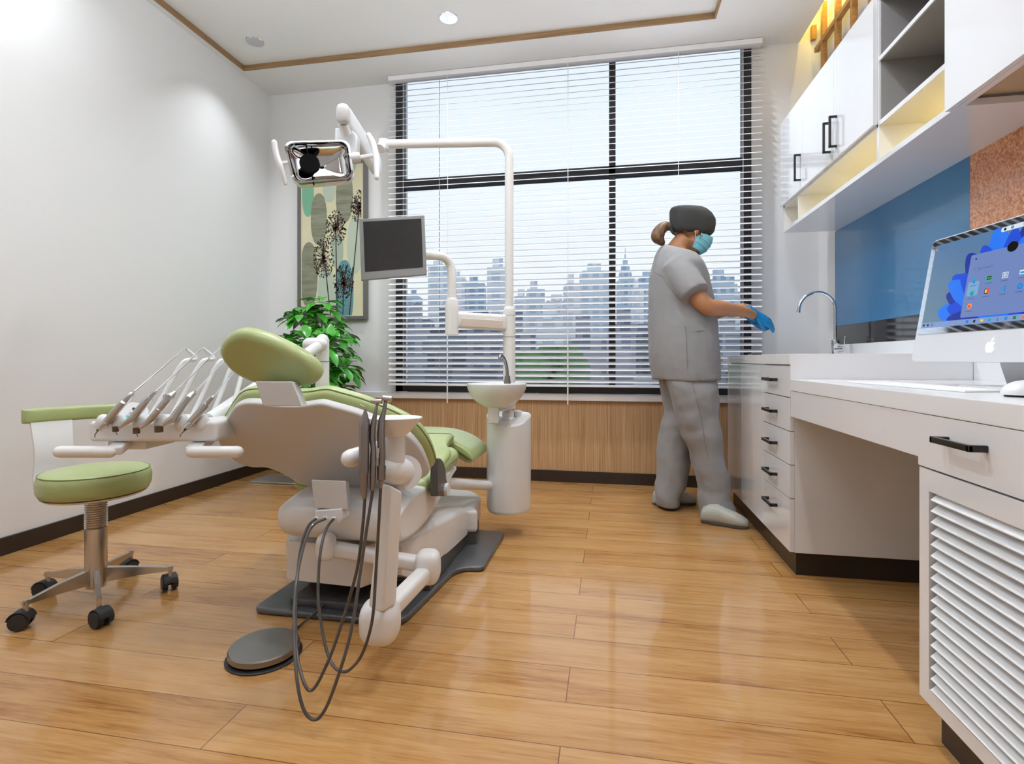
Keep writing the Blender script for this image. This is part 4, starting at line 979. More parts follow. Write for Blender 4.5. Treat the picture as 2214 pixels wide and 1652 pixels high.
# tray handpieces
zz3=5.0318; X0,Y0=180,720
def z5(lst): return [(X0+x/zz3,Y0+y/zz3,w_/zz3) for x,y,w_ in lst]
G1='handpieces lined up on the swing-arm tray'
TH=[
 ('scaler_handpiece','silver scaler with hooked tip at the tray end farthest from the headrest',
  [(175,1040,22),(230,1000,40),(235,992,41),(345,860,42),(430,765,40),(440,752,43),(500,690,36),(530,655,26),(552,640,7)],
  [(125,1140,4),(128,1105,5),(150,1075,6),(160,1050,16)],None,(552,640),(1105,165)),
 ('contra_angle_handpiece','silver bent handpiece with small bronze head, second from the far end',
  [(385,1035,14),(450,985,24),(540,925,38),(600,850,42),(680,755,40),(712,715,40),(722,705,36),(770,655,30),(785,640,8)],
  None,(350,1045,30,370,1108),(785,640),(1300,162)),
 ('contra_angle_handpiece','silver stepped handpiece with ringed collar and bronze head, middle of the five',
  [(615,1040,14),(680,990,24),(745,925,36),(820,840,36),(830,830,40),(910,740,40),(925,700,52),(940,690,50),(980,655,26),(1005,632,8)],
  None,(578,1062,34,595,1130),(1005,632),(1480,165)),
 ('turbine_handpiece','silver handpiece with a wide flat bronze head and no bur, fourth on the tray',
  [(850,1020,14),(900,975,26),(985,930,48),(1020,880,46),(1100,775,40),(1150,700,38),(1165,685,36),(1205,650,26),(1220,635,8)],
  None,(823,1045,42,None,None),(1220,635),(1620,200)),
 ('scaler_handpiece','slim silver scaler with an open nose, next to the green backrest',
  [(1110,1040,30),(1150,1000,38),(1160,985,40),(1280,850,40),(1325,785,38),(1335,770,30),(1400,700,24),(1425,680,8)],
  [(1053,1135,4),(1060,1105,4),(1090,1075,5),(1110,1050,14)],None,(1425,680),(1700,345))]
for i,(nm,lab,body,tip,hd,ra,rb) in enumerate(TH):
    dA,dB=d0-.035,d0+.02
    t=thing(nm,at(X0+body[0][0]/zz3,Y0+body[0][1]/zz3,d=dA),lab,'dental handpiece',G1)
    b=B(); pxtube(b,z5(body),dA,dB,seg=20); obj('body',b,M['steel'],t,angle=32)
    b=B()
    if tip: pxtube(b,z5(tip),dA,dA)
    if hd:
        x,y,w_,tx,ty=hd; c=at(X0+x/zz3,Y0+y/zz3,d=dA); r_=w_/zz3*dA/FPX
        tube(b,[c-UV*r_*(.95 if tx else .8),c+UV*r_*(.95 if tx else .8)],r_,18)
        if tx: tube(b,[c-UV*r_*.9,at(X0+tx/zz3,Y0+ty/zz3,d=dA)],.0011,6)
    obj('tip',b,M['bronze'],t,angle=40)
    rt=at(X0+rb[0]/zz3,Y0+rb[1]/zz3,d=d0+.28); r0=at(X0+ra[0]/zz3,Y0+ra[1]/zz3,d=dB)
    b=B(); dv=(rt-r0); tube(b,[r0,r0+dv*.5,r0+dv*.97,rt+dv.normalized()*.004-UV*.001,rt+dv.normalized()*.014-UV*.012],.0030,10); obj('whip_rod',b,M['chrome'],t)
    b=B(); e=rt+dv.normalized()*.014-UV*.012; dst=at(X0+ra[0]/zz3+34,903,d=d0+.19)
    tube(b,[e,e+RV*.022-UV*.035+FV*.02,e+(dst-e)*.2+RV*.012,e+(dst-e)*.6+RV*.006,dst],[.005,.0075,.008,.008,.008],12,smooth=6); obj('hose',b,M['plastic'],t,label='white hose')
# ------------------------------------------------------------------ foot pedal
fpx=(-1.03,1.437)
fo=thing('foot_pedal',(fpx[0],fpx[1],0),'round brushed steel foot pedal on the floor in front of the chair plate','foot pedal')
b=B(); lathe(b,[(.001,.001),(.108,.001),(.108,.004),(.10,.007),(.001,.007)],(fpx[0],fpx[1],0),seg=48); obj('base_plate',b,M['rubber'],fo)
b=B(); lathe(b,[(.001,.012),(.096,.012),(.1,.015),(.1,.030),(.097,.034),(.02,.0375),(.001,.038)],(fpx[0],fpx[1],0),seg=64); obj('disc',b,mat('brushed_disc',(.30,.29,.28),.3,metal=1,vary=.06),fo)
b=B(); lathe(b,[(.09,.006),(.09,.013)],(fpx[0],fpx[1],0),seg=40); obj('bellows',b,M['black'],fo)
b=B(); tube(b,[(fpx[0]+.03,fpx[1]+.09,.012),(-1.02,1.60,.006),(-.995,1.67,.026),(-.97,1.75,.055)],.004,8,smooth=6); obj('cable',b,M['hose'],fo)
# ------------------------------------------------------------------ spittoon unit
du_=2.72
sp0=at(1100,1000,d=du_); 
sp=thing('spittoon_unit',(sp0.x,sp0.y,.12),'white spittoon column with round bowl and tall lamp pole beside the chair','spittoon')
cx0,cy0=sp0.x,sp0.y
b=B(); r_=.114
R3=[]
for k,(zb,f_) in enumerate(((.118,.78),(.122,.93),(.14,1),(.30,1),(.50,1))):
    R3.append([Vector((cx0,cy0,zb))+RV*r_*f_*math.cos(t)+FV*r_*f_*math.sin(t) for t in [2*PI*i/40 for i in range(40)]])
def topz(t,f): return .615-.055*max(0,-math.sin(t))*f   # slanting top, low towards the front
R3.append([Vector((cx0,cy0,topz(t,1)))+RV*r_*math.cos(t)+FV*r_*math.sin(t) for t in [2*PI*i/40 for i in range(40)]])
R3.append([Vector((cx0,cy0,topz(t,.9)+.006))+RV*r_*.94*math.cos(t)+FV*r_*.94*math.sin(t) for t in [2*PI*i/40 for i in range(40)]])
R3.append([Vector((cx0,cy0,.60))+RV*.02*math.cos(t)+FV*.02*math.sin(t) for t in [2*PI*i/40 for i in range(40)]])
rings(b,R3); obj('column',b,M['plastic'],sp,angle=45)
b=B(); bc_=at(1074,830,d=2.62); bc_.z=.90-0.135
R3=[]
for rr,zz2 in ((.03,.655),(.06,.662),(.10,.685),(.130,.715),(.147,.750),(.153,.775),(.150,.779),(.142,.772),(.125,.735),(.09,.70),(.02,.69)):
    R3.append([Vector((bc_.x,bc_.y,zz2))+RV*rr*.98*math.cos(t)+FV*rr*.9*math.sin(t) for t in [2*PI*i/48 for i in range(48)]])
rings(b,R3); obj('bowl',b,M['plastic'],sp,angle=70)
b=B(); p1=at(1068,895,d=2.66); cbox(b,uof(1056,2.62),uof(1079,2.62),2.56,2.66,.585,.672,.008); bar(b,at(1070,880,d=2.64),at(1108,872,d=2.72),.05,.05,.01)
lathe(b,[(.04,0),(.04,.02),(.03,.03),(.03,.055),(.022,.06)],(cx0,cy0-.02,.575),seg=24); lathe(b,[(.02,0),(.022,.03),(.018,.035)],(cx0+.045,cy0+.01,.60),seg=16); obj('bowl_support',b,M['plastic'],sp)
b=B(); fb=at(1097,822,d=2.70); tube(b,[Vector((fb.x,fb.y,.775)),Vector((fb.x,fb.y,.815))],[.018,.013],16)
tube(b,[Vector((fb.x,fb.y,.81)),Vector((fb.x-.004,fb.y,.86)),Vector((fb.x-.014,fb.y-.02,.905)),Vector((fb.x-.028,fb.y-.04,.918)),Vector((fb.x-.03,fb.y-.05,.905))],.0085,12,smooth=5); obj('cup_filler',b,M['dsteel'],sp,label='grey metal cup filler spout')
pd=2.80; pp_=at(1101,700,d=pd)
b=B(); Z1=at(1101,668,d=pd).z; lathe(b,[(.033,0),(.033,Z1-.66),(.031,Z1-.64),(.024,Z1-.628)],(pp_.x,pp_.y,.64),seg=28); obj('post',b,M['plastic2'],sp,angle=40)
b=B()
for y in (696,752):
    zc=at(1101,y-13,d=pd).z if y==696 else at(1101,729,d=pd).z
    lathe(b,[(.0335,0),(.0335,.0015)],(pp_.x,pp_.y,zc),seg=28)
obj('joint_ring',b,M['gap'],sp)
zt=at(1100,307,d=pd).z; Rb=.085
pole_top=[Vector((pp_.x,pp_.y,Z1)),Vector((pp_.x,pp_.y,zt-Rb))]
end=at(830,311,d=2.83); dirh=Vector((end.x-pp_.x,end.y-pp_.y,0)).normalized()
for k in range(1,9):
    a=PI/2*k/8; pole_top.append(Vector((pp_.x,pp_.y,zt-Rb))+dirh*Rb*(1-math.cos(a))+UV*Rb*math.sin(a))
endz=Vector((end.x,end.y,zt)); pole_top.append(endz)
b=B(); tube(b,pole_top,.0235,18); obj('lamp_pole',b,M['plastic2'],sp,angle=60)
# monitor bracket
b=B(); mj=at(977,690,d=2.68); z0,z1=at(977,724,d=2.68).z,at(977,668,d=2.68).z
lathe(b,[(.034,0),(.0345,.004),(.034,z1-z0-.02),(.034,z1-z0-.015),(.033,z1-z0+.04),(.024,z1-z0+.055)],(mj.x,mj.y,z0),seg=28); obj('monitor_joint',b,M['plastic2'],sp,angle=40)
b=B(); a_,c_=at(985,692,d=2.69),at(1095,698,d=2.79); bar(b,a_,c_,.05,.085,.018); obj('cross_bar',b,M['plastic2'],sp,angle=50)
b=B(); bar(b,at(998,697,d=2.655),at(1086,702,d=2.745),.012,.045,.004); obj('cross_bar_cover',b,mat('beige_cover',(.62,.53,.46),.4),sp)
b=B(); tube(b,[Vector((mj.x,mj.y,z1+.045)),at(977,605,d=2.68),at(974,575,d=2.68),at(962,558,d=2.66),at(945,553,d=2.64),at(915,552,d=2.62)],[.022]*6,16,smooth=5); obj('monitor_arm',b,M['plastic2'],sp)
# monitor
mo=thing('monitor',at(850,532,d=2.5),'small grey flat monitor with a blank dark screen on the bent white arm','monitor')
dq=(2.47,2.55,2.55,2.47)
q=[at(x,y,d=d) for (x,y),d in zip(((776,473),(918,465),(923,594),(783,599)),dq)]; q[3]=q[0]+q[2]-q[1]
nm_=((q[1]-q[0]).cross(q[3]-q[0])).normalized()
if nm_.dot(q[0]-Vector((0,0,EYE)))<0: nm_=-nm_
b=B(); prism(b,q,nm_*.028,.005,3); obj('casing',b,M['bezelgrey'],mo)
qb=lambda u,v:q[0]*(1-u)*(1-v)+q[1]*u*(1-v)+q[2]*u*v+q[3]*(1-u)*v
qi=[qb(u,v)-nm_*.0008 for u,v in ((.06,.055),(.945,.055),(.945,.87),(.06,.87))]; b=B(); prism(b,qi,nm_*.0015); obj('screen',b,M['screen'],mo,smooth=False)
b=B(); prism(b,[p+nm_*.028 for p in (q[0]*.65+q[2]*.35,q[1]*.65+q[3]*.35,q[2]*.65+q[0]*.35,q[3]*.65+q[1]*.35)],nm_*.03,.005); obj('mount',b,M['plastic2'],mo)
# ------------------------------------------------------------------ operating lamp
la=thing('operating_lamp',endz,'white dental operating lamp with mirrored reflector hung from the tall pole','lamp')
P1=Vector((end.x,end.y,zt)); 
b=B(); tube(b,[P1+Vector((0,0,.022)),P1-Vector((0,0,.03))],.030,20); tube(b,[P1,at(822,322,d=2.80)],.026,16); obj('pivot',b,M['plastic'],la)
A1=at(818,362,d=2.76); A0=at(744,250,d=2.10)
b=B(); dvec=(A0-A1)
rs=[]
for t,w_,h_ in ((0,.034,.095),(.12,.044,.125),(.6,.048,.10),(.95,.052,.088),(1.0,.05,.075)):
    p=A1+dvec*t; xx,yy=frame(dvec,UV)
    rs.append([p+xx*(w_/2*math.copysign(abs(math.cos(q_))**.6,math.cos(q_)))+yy*(h_/2*math.copysign(abs(math.sin(q_))**.6,math.sin(q_))) for q_ in [2*PI*k/20 for k in range(20)]])
rings(b,rs); obj('spring_arm',b,M['plastic'],la,angle=50)
b=B(); e0=at(742,247,d=2.085); ball(b,e0,.026,.022,.040,M=CAMROT,pw=.7); obj('arm_cap',b,M['shell'],la,angle=70)
b=B(); tube(b,[at(742,268,d=2.10),at(748,290,d=2.13)],[.020,.022],16)
hd_=[at(x,y,d=2.15) for x,y in ((724,276),(752,274),(771,290),(771,330),(760,345),(722,335))]
prism(b,hd_,FV*.05,.008); obj('neck',b,M['plastic'],la)
# head
q0=[(611,306),(755,302),(766,386),(634,397)]
ds=(2.03,2.09,2.08,2.02)
hq=[at(x,y,d=d) for (x,y),d in zip(q0,ds)]
U_=((hq[1]-hq[0])+(hq[2]-hq[3])).normalized(); V_=((hq[0]-hq[3])+(hq[1]-hq[2])).normalized(); NN=U_.cross(V_).normalized()
hc_=sum(hq,Vector())/4
if NN.dot(hc_-Vector((0,0,EYE)))<0: NN=-NN       # NN points away from the camera
def bil(u,v): return hq[3]*(1-u)*(1-v)+hq[2]*u*(1-v)+hq[1]*u*v+hq[0]*(1-u)*v
def rr2(f,n=7,r=.13):
    out=[]
    for (cu,cv,a0) in ((1-r,1-r*1.6,0),(r,1-r*1.6,90),(r,r*1.6,180),(1-r,r*1.6,270)):
        for k in range(n+1):
            a=math.radians(a0+90*k/n); u=cu+r*math.cos(a); v=cv+r*1.6*math.sin(a)
            out.append((.5+(u-.5)*f,.5+(v-.5)*f))
    return out
def lring(f,dep): return [bil(u,v)+NN*dep for u,v in rr2(f)]
b=B(); rings(b,[lring(1.0,0),lring(1.01,.006),lring(1.0,.018),lring(.955,.018),lring(.90,.010),lring(.93,-.001),lring(1,0)],cap=False); obj('rim',b,M['reflector'],la,angle=60)
b=B(); fs=[lring(.92,.004)]
for k in range(1,9): t=k/8; fs.append(lring(.92*math.sqrt(max(0.0004,1-t*t*.995)),.004+.055*t))
rings(b,fs,cap=False); None and bmesh.ops.contextual_create(b,geom=[e for e in b.edges if e.is_boundary and all((v.co-hc_).length<.05 for v in e.verts)][:0]) if False else None
obj('reflector',b,M['reflector'],la,angle=80)
b=B(); hs_=[lring(1.0,.016),lring(1.02,.03),lring(.97,.055),lring(.85,.075),lring(.4,.085)]
rings(b,[lring(.99,.0185)]+hs_[1:],cap=False); b.faces.new([v for v in list(b.verts)[-len(hs_[0]):]]); obj('housing',b,M['plastic'],la,angle=50)
b=B(); bc2=at(669,352,d=2.035); tube(b,[bc2,bc2+NN*.02],.037,32); tube(b,[bc2+NN*.012-V_*.085,bc2+NN*.012+V_*.080],.003,8); obj('bulb_shield',b,M['black'],la,label='black round bulb shield')
b=B(); w1=at(760,342,d=2.10); w2=at(808,336,d=2.14); tube(b,[w1-U_*.01,w1+(w2-w1)*.35],.020,14); bar(b,w1,w2,.012,.014,.003)
tube(b,[at(797,292,d=2.16),at(806,310,d=2.15),at(813,340,d=2.14),at(815,384,d=2.12)],[.0105,.013,.013,.011],12,smooth=5,round_ends=True); obj('handle',b,M['plastic'],la,angle=60)
b=B(); bar(b,at(603,353,d=2.0),at(622,351,d=2.03),.01,.012,.003); tube(b,[at(593,308,d=1.99),at(598,335,d=1.99),at(607,362,d=1.99),at(617,397,d=2.0)],[.0105,.011,.011,.007],12,smooth=5,round_ends=True); obj('handle',b,M['plastic'],la,angle=60)
# ------------------------------------------------------------------ person
pr_root=thing('person',(.40,3.2,0),'person in grey scrubs, dark cap and face mask pulling on blue gloves','person')
PX=pr_root
def ell(bm_rs,pxb,pxf,py,d,hw,pw=.85,tilt=0,n=28):
    pb=at(pxb,py,d=d); pf=at(pxf,py,d=d); c=(pb+pf)/2; a=(pf-pb).length/2; ax=(pf-pb).normalized()
    bm_rs.append([c+ax*a*math.copysign(abs(math.cos(t))**pw,math.cos(t))+FV*hw*math.copysign(abs(math.sin(t))**pw,math.sin(t))+UV*tilt*math.cos(t) for t in [2*PI*k/n for k in range(n)]])
PD=3.08
def r5(x,y): return 1380+x/4.465,430+y/4.465
def r6(x,y): return 1380+x/4.129,780+y/4.129
# body: head, neck, torso core, arms, hands as one surface
body=B()
hx,hy=r5(525,330); Hc=at(hx,hy,d=PD)
tiltR=Matrix.Rotation(math.radians(22),3,FV)     # nod forward
HM=tiltR@CAMROT
def HP(u,v,w): return Hc+HM@Vector((u,v,w))      # u forward, v away from camera, w up
ball(body,HP(-.01,0,.045),.098,.078,.090,M=HM,seg=28,ringn=18)
ball(body,HP(.035,0,-.035),.058,.062,.075,M=HM,seg=24,ringn=16)
ball(body,HP(.045,0,-.085),.040,.040,.030,M=HM)
tube(body,[HP(.085,0,.035),HP(.104,0,.0),HP(.112,0,-.022)],[.008,.012,.014],10)
ball(body,HP(.078,-.0,.048),.022,.055,.012,M=HM)
for s in (-1,1):
    ball(body,HP(.0,s*.078,-.005),.018,.009,.032,M=HM)
    ball(body,HP(.06,s*.045,-.01),.026,.024,.026,M=HM)
tube(body,[HP(-.03,0,-.05),at(*r5(380,470),d=PD),at(*r5(330,560),d=PD)],[.056,.056,.07],18)
tor=[]
for py,bk,fr,hw in ((540,1445,1478,.08),(562,1432,1492,.14),(600,1425,1512,.15),(680,1424,1520,.13),(760,1428,1520,.12)): ell(tor,bk,fr,py,PD,hw)
rings(body,tor)
ns_d=PD-.19; fs_d=PD+.19
sh_n=at(*r5(400,740),d=ns_d+.03); el_n=at(*r5(655,1035),d=ns_d-.04); wr_n=at(*r5(1055,1095),d=PD-.10)
tube(body,[sh_n,sh_n+(el_n-sh_n)*.5,el_n,el_n+(wr_n-el_n)*.35,wr_n],[.042,.050,.047,.044,.030],18,smooth=4)
sh_f=at(*r5(420,740),d=fs_d-.03); el_f=at(*r5(720,1090),d=fs_d+.02); wr_f=at(*r5(1040,1050),d=PD+.03)
tube(body,[sh_f,sh_f+(el_f-sh_f)*.5,el_f,el_f+(wr_f-el_f)*.4,wr_f],[.040,.048,.043,.038,.028],18,smooth=4)
for a,c in ((wr_n,at(*r5(1120,1130),d=PD-.08)),(wr_f,at(*r5(1110,1100),d=PD+.02))): tube(body,[a,c],[.029,.026],12)
bd=obj('body',body,M['skin'],PX); remesh(bd,.009,5)
# eyes, brow
b=B()
for s in (-1,1): ball(b,HP(.084,s*.034,.022),.010,.012,.007,M=HM,seg=12,ringn=8)
obj('eye',b,mat('eye',(.05,.03,.02),.2),bd)
b=B()
for s in (-1,1): tube(b,[HP(.088,s*.020,.040),HP(.086,s*.036,.044),HP(.074,s*.055,.040)],[.003,.0035,.002],8,smooth=3)
obj('eyebrow',b,M['hair'],bd)
# hair: tied tail below the cap
b=B()
tp=[r5(325,290),r5(265,265),r5(205,310),r5(190,370),r5(225,420)]
tube(b,[at(*p,d=PD+.0) for p in tp],[.015,.030,.036,.040,.022],16,smooth=5,round_ends=True)
hr_=obj('hair',b,M['hair'],bd); remesh(hr_,.006,3)
b=B(); tube(b,[HP(-.07,-.05,.0),HP(-.085,0,-.012),HP(-.07,.05,.0)],[.02,.03,.02],12,smooth=4); tube(b,[HP(-.035,-.068,.005),HP(-.065,-.05,-.03)],[.012,.014],10); tube(b,[HP(-.035,.068,.005),HP(-.065,.05,-.03)],[.012,.014],10)
h2=obj('nape_hair',b,M['hair'],hr_); remesh(h2,.006,3)
# cap
b=B()
cz=[(315,330,690,362)]
capr=[]
for (xb,yb,xf,yf,hw) in ((335,326,690,362,.082),(318,300,722,330,.094),(312,230,734,262,.103),(311,180,733,215,.105),(310,130,700,160,.100),(311,98,655,118,.088),(312,88,620,100,.075),(330,90,560,98,.05)):
    pb=at(*r5(xb,yb),d=PD); pf=at(*r5(xf,yf),d=PD); c=(pb+pf)/2; a=(pf-pb)/2
    capr.append([c+a*math.copysign(abs(math.cos(t))**.75,math.cos(t))+FV*hw*math.copysign(abs(math.sin(t))**.85,math.sin(t)) for t in [2*PI*k/32 for k in range(32)]])
rings(b,capr); cp=obj('cap',b,M['cap'],bd); remesh(cp,.008,2,.5)
b=B(); tube(b,[at(*r5(330,280),d=PD-.03),at(*r5(305,262),d=PD-.04),at(*r5(318,300),d=PD-.04),at(*r5(345,345),d=PD-.04)],[.008,.010,.008,.004],8,smooth=4); obj('cap_tie',b,M['cap'],cp)
# mask
b=B(); rs=[]
mo_=[(595,350),(665,415),(650,460),(600,520),(540,545),(503,548),(492,500),(485,432),(530,432),(568,425),(575,385)]
# curved sheet wrapped round the lower face
for vv2 in range(9):
    w=-.108+.108*vv2/8*1.0
    pass
prof_m=[(.118,.010),(.124,-.02),(.118,-.055),(.105,-.085),(.080,-.112)]
grid=[]
for (uf,wf) in crom([Vector((x,y,0)) for x,y in prof_m],3) and [(p.x,p.y) for p in crom([Vector((x,y,0)) for x,y in prof_m],3)]:
    row=[]
    for k in range(17):
        t=(k/16-.5)*2
        back=.012 if wf<-.04 else .03
        u=uf-(uf-back)*abs(t)**2.1; v=.074*math.copysign(abs(math.sin(t*PI/2))**.9,t); w=wf-(.018*(abs(t)**1.5) if wf>-.02 else -.012*abs(t))
        row.append(HP(u,v,w))
    grid.append(row)
g=[[b.verts.new(p) for p in r] for r in grid]
for a,c in zip(g[:-1],g[1:]):
    for j in range(16): b.faces.new((a[j],a[j+1],c[j+1],c[j]))
mk=obj('mask',b,M['mask'],bd,angle=80); mk.modifiers.clear(); sm=mk.modifiers.new('t','SOLIDIFY'); sm.thickness=.003; bake(mk); mk.data.shade_smooth()
b=B()
for i_ in (5,8):
    row=grid[i_]
    tube(b,[p+(HM@Vector((.0022,0,0)))+(FV*-.002 if j<8 else FV*.002) for j,p in enumerate(row)],.0016,6)
obj('mask_pleat',b,M['maskfold'],mk)
b=B()
for s in (-1,1):
    tube(b,[HP(.03,s*.072,-.005),HP(.012,s*.083,.03),HP(-.003,s*.086,.03)],.0016,6,smooth=3); tube(b,[HP(.015,s*.074,-.09),HP(.006,s*.084,-.05),HP(-.01,s*.086,-.01)],.0016,6,smooth=3)
obj('ear_loop',b,M['maskfold'],mk)
# tunic with sleeves
b=B(); tor=[]
def surf(o,px,py,lift=.0012):
    off=root_of(o).location; r=ray(px,py); og=Vector((0,0,EYE))-off
    ok,loc,nn,_=o.ray_cast(og,r.normalized())
    return (loc+off-r.normalized()*lift) if ok else None
def seam(o,pts,rad,name,m,mapf):
    P_=[surf(o,*mapf(x,y)) for x,y in pts]; P_=[p for p in P_ if p]
    if len(P_)<2: return
    b=B(); tube(b,P_,rad,6); return obj(name,b,m,o)
def lerp_pts(pts,n=12):
    out=[]
    for (x0,y0),(x1,y1) in zip(pts[:-1],pts[1:]):
        for k in range(n): out.append((x0+(x1-x0)*k/n,y0+(y1-y0)*k/n))
    return out+[pts[-1]]
def row5(y,bx_,fx_,hw,dd=PD,tilt=0): 
    px1,py1=r5(bx_,y); px2,_=r5(fx_,y); ell(tor,px1,px2,py1,dd,hw,tilt=tilt)
row5(490,240,440,.070,tilt=-.030); row5(500,218,462,.105,tilt=-.026); row5(532,188,512,.150,tilt=-.016); row5(580,165,548,.180); row5(650,145,590,.21)
row5(740,125,640,.205); row5(900,116,680,.20); row5(1000,114,705,.20); row5(1140,114,722,.205); row5(1250,110,734,.215); row5(1400,111,742,.225); row5(1500,116,748,.23); row5(1640,136,752,.235)
px1,py1=r6(143,172); ell(tor,px1,r6(697,0)[0],py1,PD,.235)
rings(b,tor)
# sleeves
def sleeve(a,e,r0,r1): tube(b,[a,a+(e-a)*.5,e],[r0,(r0+r1)/2,r1],22,smooth=3)
se_n=at(*r5(560,925),d=ns_d-.045); sleeve(at(*r5(350,640),d=ns_d+.075),se_n,.085,.083)
se_f=at(*r5(585,900),d=fs_d+.03); sleeve(at(*r5(370,640),d=fs_d-.07),se_f,.080,.078)
tu=obj('tunic',b,M['scrub'],bd); remesh(tu,.010,9,.6)
tx=bpy.data.textures.new('fold','CLOUDS'); tx.noise_scale=.16; tx.noise_depth=2
def folds(o,s):
    m=o.modifiers.new('d','DISPLACE'); m.texture=tx; m.strength=s; m.mid_level=.5; m.texture_coords='LOCAL'; bake(o); o.data.shade_smooth()
folds(tu,.014)
# side slit seam and hem
M['seamgrey']=mat('seam_grey',(.20,.20,.205),.8)
seam(tu,lerp_pts([(455,1230),(468,1400),(470,1535),(478,1640)]),.0014,'side_seam',M['seamgrey'],r5)
seam(tu,lerp_pts([(165,705),(235,750),(300,850),(410,990)]),.0016,'sleeve_seam',M['seamgrey'],r5)
seam(tu,lerp_pts([(560,1278),(640,1272)]),.0012,'pocket_edge',M['seamgrey'],r5)
# trousers
b=B()
def leg(rows,dd,hw):
    rs=[]
    for (y,xb,xf,h) in rows:
        px1,py1=r6(xb,y); px2,_=r6(xf,y)
        pb=at(px1,py1,d=dd); pf=at(px2,py1,d=dd); c=(pb+pf)/2; a=(pf-pb).length/2; ax=(pf-pb).normalized()
        rs.append([c+ax*a*math.copysign(abs(math.cos(t))**.9,math.cos(t))+FV*h*math.copysign(abs(math.sin(t))**.9,math.sin(t)) for t in [2*PI*k/26 for k in range(26)]])
    rings(b,rs)
leg([(60,225,670,.10),(150,226,688,.105),(250,262,700,.12),(400,305,715,.112),(550,352,722,.108),(700,408,732,.10),(800,460,745,.095),(950,492,772,.092),(1050,520,795,.09),(1150,548,800,.09),(1220,538,795,.095),(1300,545,850,.104),(1370,553,856,.104),(1420,565,790,.095)],PD-.11,.1)
leg([(60,200,600,.10),(180,190,560,.11),(330,212,560,.115),(440,238,560,.11),(560,196,520,.108),(720,176,480,.105),(830,170,462,.10),(930,168,466,.098),(1050,170,438,.095),(1140,152,418,.095),(1200,152,372,.095),(1250,158,365,.095),(1295,166,360,.09)],PD+.10,.1)
tro=obj('trousers',b,M['scrub'],bd); remesh(tro,.011,3,.5); folds(tro,.030)
seam(tro,lerp_pts([(478,185),(510,300),(565,530),(600,750),(628,880)]),.0013,'trouser_seam',M['seamgrey'],r6)
# shoes
def shoe(heel,toe,dz=0,s=1):
    h=Vector(heel); t=Vector(toe); d=(t-h); L=d.length; d.normalize(); sd=Vector((-d.y,d.x,0))
    t_=thing
    b=B(); rs=[]
    for k,(f,w,hh,zc) in enumerate(((0,.024,.026,.035),(.04,.035,.045,.042),(.18,.038,.058,.05),(.36,.038,.062,.052),(.52,.042,.052,.045),(.70,.047,.046,.038),(.86,.042,.036,.030),(.96,.028,.026,.024),(1.0,.010,.014,.020))):
        c=h+d*L*f; ring=[]
        for q in range(20):
            a=2*PI*q/20; zz3=hh*math.sin(a); z=zc+zz3*(.9 if zz3>0 else 1); z=max(.012,z)
            ring.append(Vector((c.x,c.y,0))+sd*w*math.cos(a)*s+UV*z)
        rs.append(ring)
    rings(b,rs); so=obj('shoe',b,M['shoe'],bd,angle=80)
    b=B(); ol=[]
    for f,w in ((0,.018),(.05,.034),(.3,.036),(.5,.038),(.7,.046),(.88,.041),(.97,.024)): ol.append(h+d*L*f+sd*w)
    for f,w in reversed(((0,.018),(.05,.034),(.3,.036),(.5,.038),(.7,.046),(.88,.041),(.97,.024))): ol.append(h+d*L*f-sd*w)
    prism(b,[Vector((p.x,p.y,.0015)) for p in ol],(0,0,.012),.002); obj('sole',b,M['sole'],so)
    b=B()
    for f in (.46,.52,.58,.64):
        c=h+d*L*f; tube(b,[c+sd*.022+UV*(.090-.9*(f-.46)*.22),c+UV*(.099-(f-.46)*.22),c-sd*.022+UV*(.090-.9*(f-.46)*.22)],.0022,6,smooth=3)
    obj('shoe_lace',b,M['maskfold'],so)
shoe((.505,3.06,0),(.735,2.975,0))
shoe((.27,3.36,0),(.535,3.43,0))
# gloves: palm plus five separate fingers each
def hand(w,dirv,nrm,side,curl,spread=1,sz=1,name='glove'):
    """w wrist, dirv towards finger tips, nrm = back-of-hand normal, side towards thumb"""
    dirv=dirv.normalized(); nrm=(nrm-dirv*nrm.dot(dirv)).normalized(); side=dirv.cross(nrm)*side
    b=B(); rs=[]
    for f,wd,th in ((-.055,.033,.031),(-.03,.032,.029),(0,.030,.024),(.03,.038,.020),(.06,.043,.017),(.085,.042,.014),(.092,.036,.010)):
        c=w+dirv*f*sz; rs.append([c+side*wd*sz*math.copysign(abs(math.cos(t))**.8,math.cos(t))+nrm*th*sz*math.sin(t) for t in [2*PI*k/20 for k in range(20)]])
    rings(b,rs)
    for i,(off,L,r) in enumerate(((.031,.072,.0098),(.0105,.080,.010),(-.0105,.074,.0095),(-.030,.060,.0085))):
        p=w+dirv*.080*sz+side*off*sz; d=(dirv+side*off*2.2*spread).normalized(); pts=[p-d*.012]; rr=[r*sz]
        a=0
        for seg_,ca in ((.45,curl*.5),(.31,curl),(.24,curl*.8)):
            a+=ca; dd=d*math.cos(a)-nrm*math.sin(a); p=p+dd*L*seg_*sz; pts.append(p); rr.append(r*sz*(.95 if seg_>.3 else .8))
        tube(b,pts,rr,12,smooth=3,round_ends=True)
    p=w+dirv*.022*sz+side*.026*sz; d=(dirv*.75+side*.62-nrm*.25).normalized()
    d2=(dirv*.95+side*.15-nrm*.35).normalized()
    tube(b,[p-d*.01,p+d*.030*sz,p+d*.030*sz+d2*.030*sz,p+d*.03*sz+d2*.052*sz],[.015*sz,.0125*sz,.011*sz,.0085*sz],12,smooth=3,round_ends=True)
    o=obj(name,b,M['glove'],bd); remesh(o,.0027,2,.5); return o
dn=(at(*r5(1300,1225),d=PD-.02)-at(*r5(1100,1115),d=PD-.04))
hand(at(*r5(1118,1112),d=PD-.06),dn,(-FV*.75+UV*.66),1,.22,sz=1.0,name='glove')
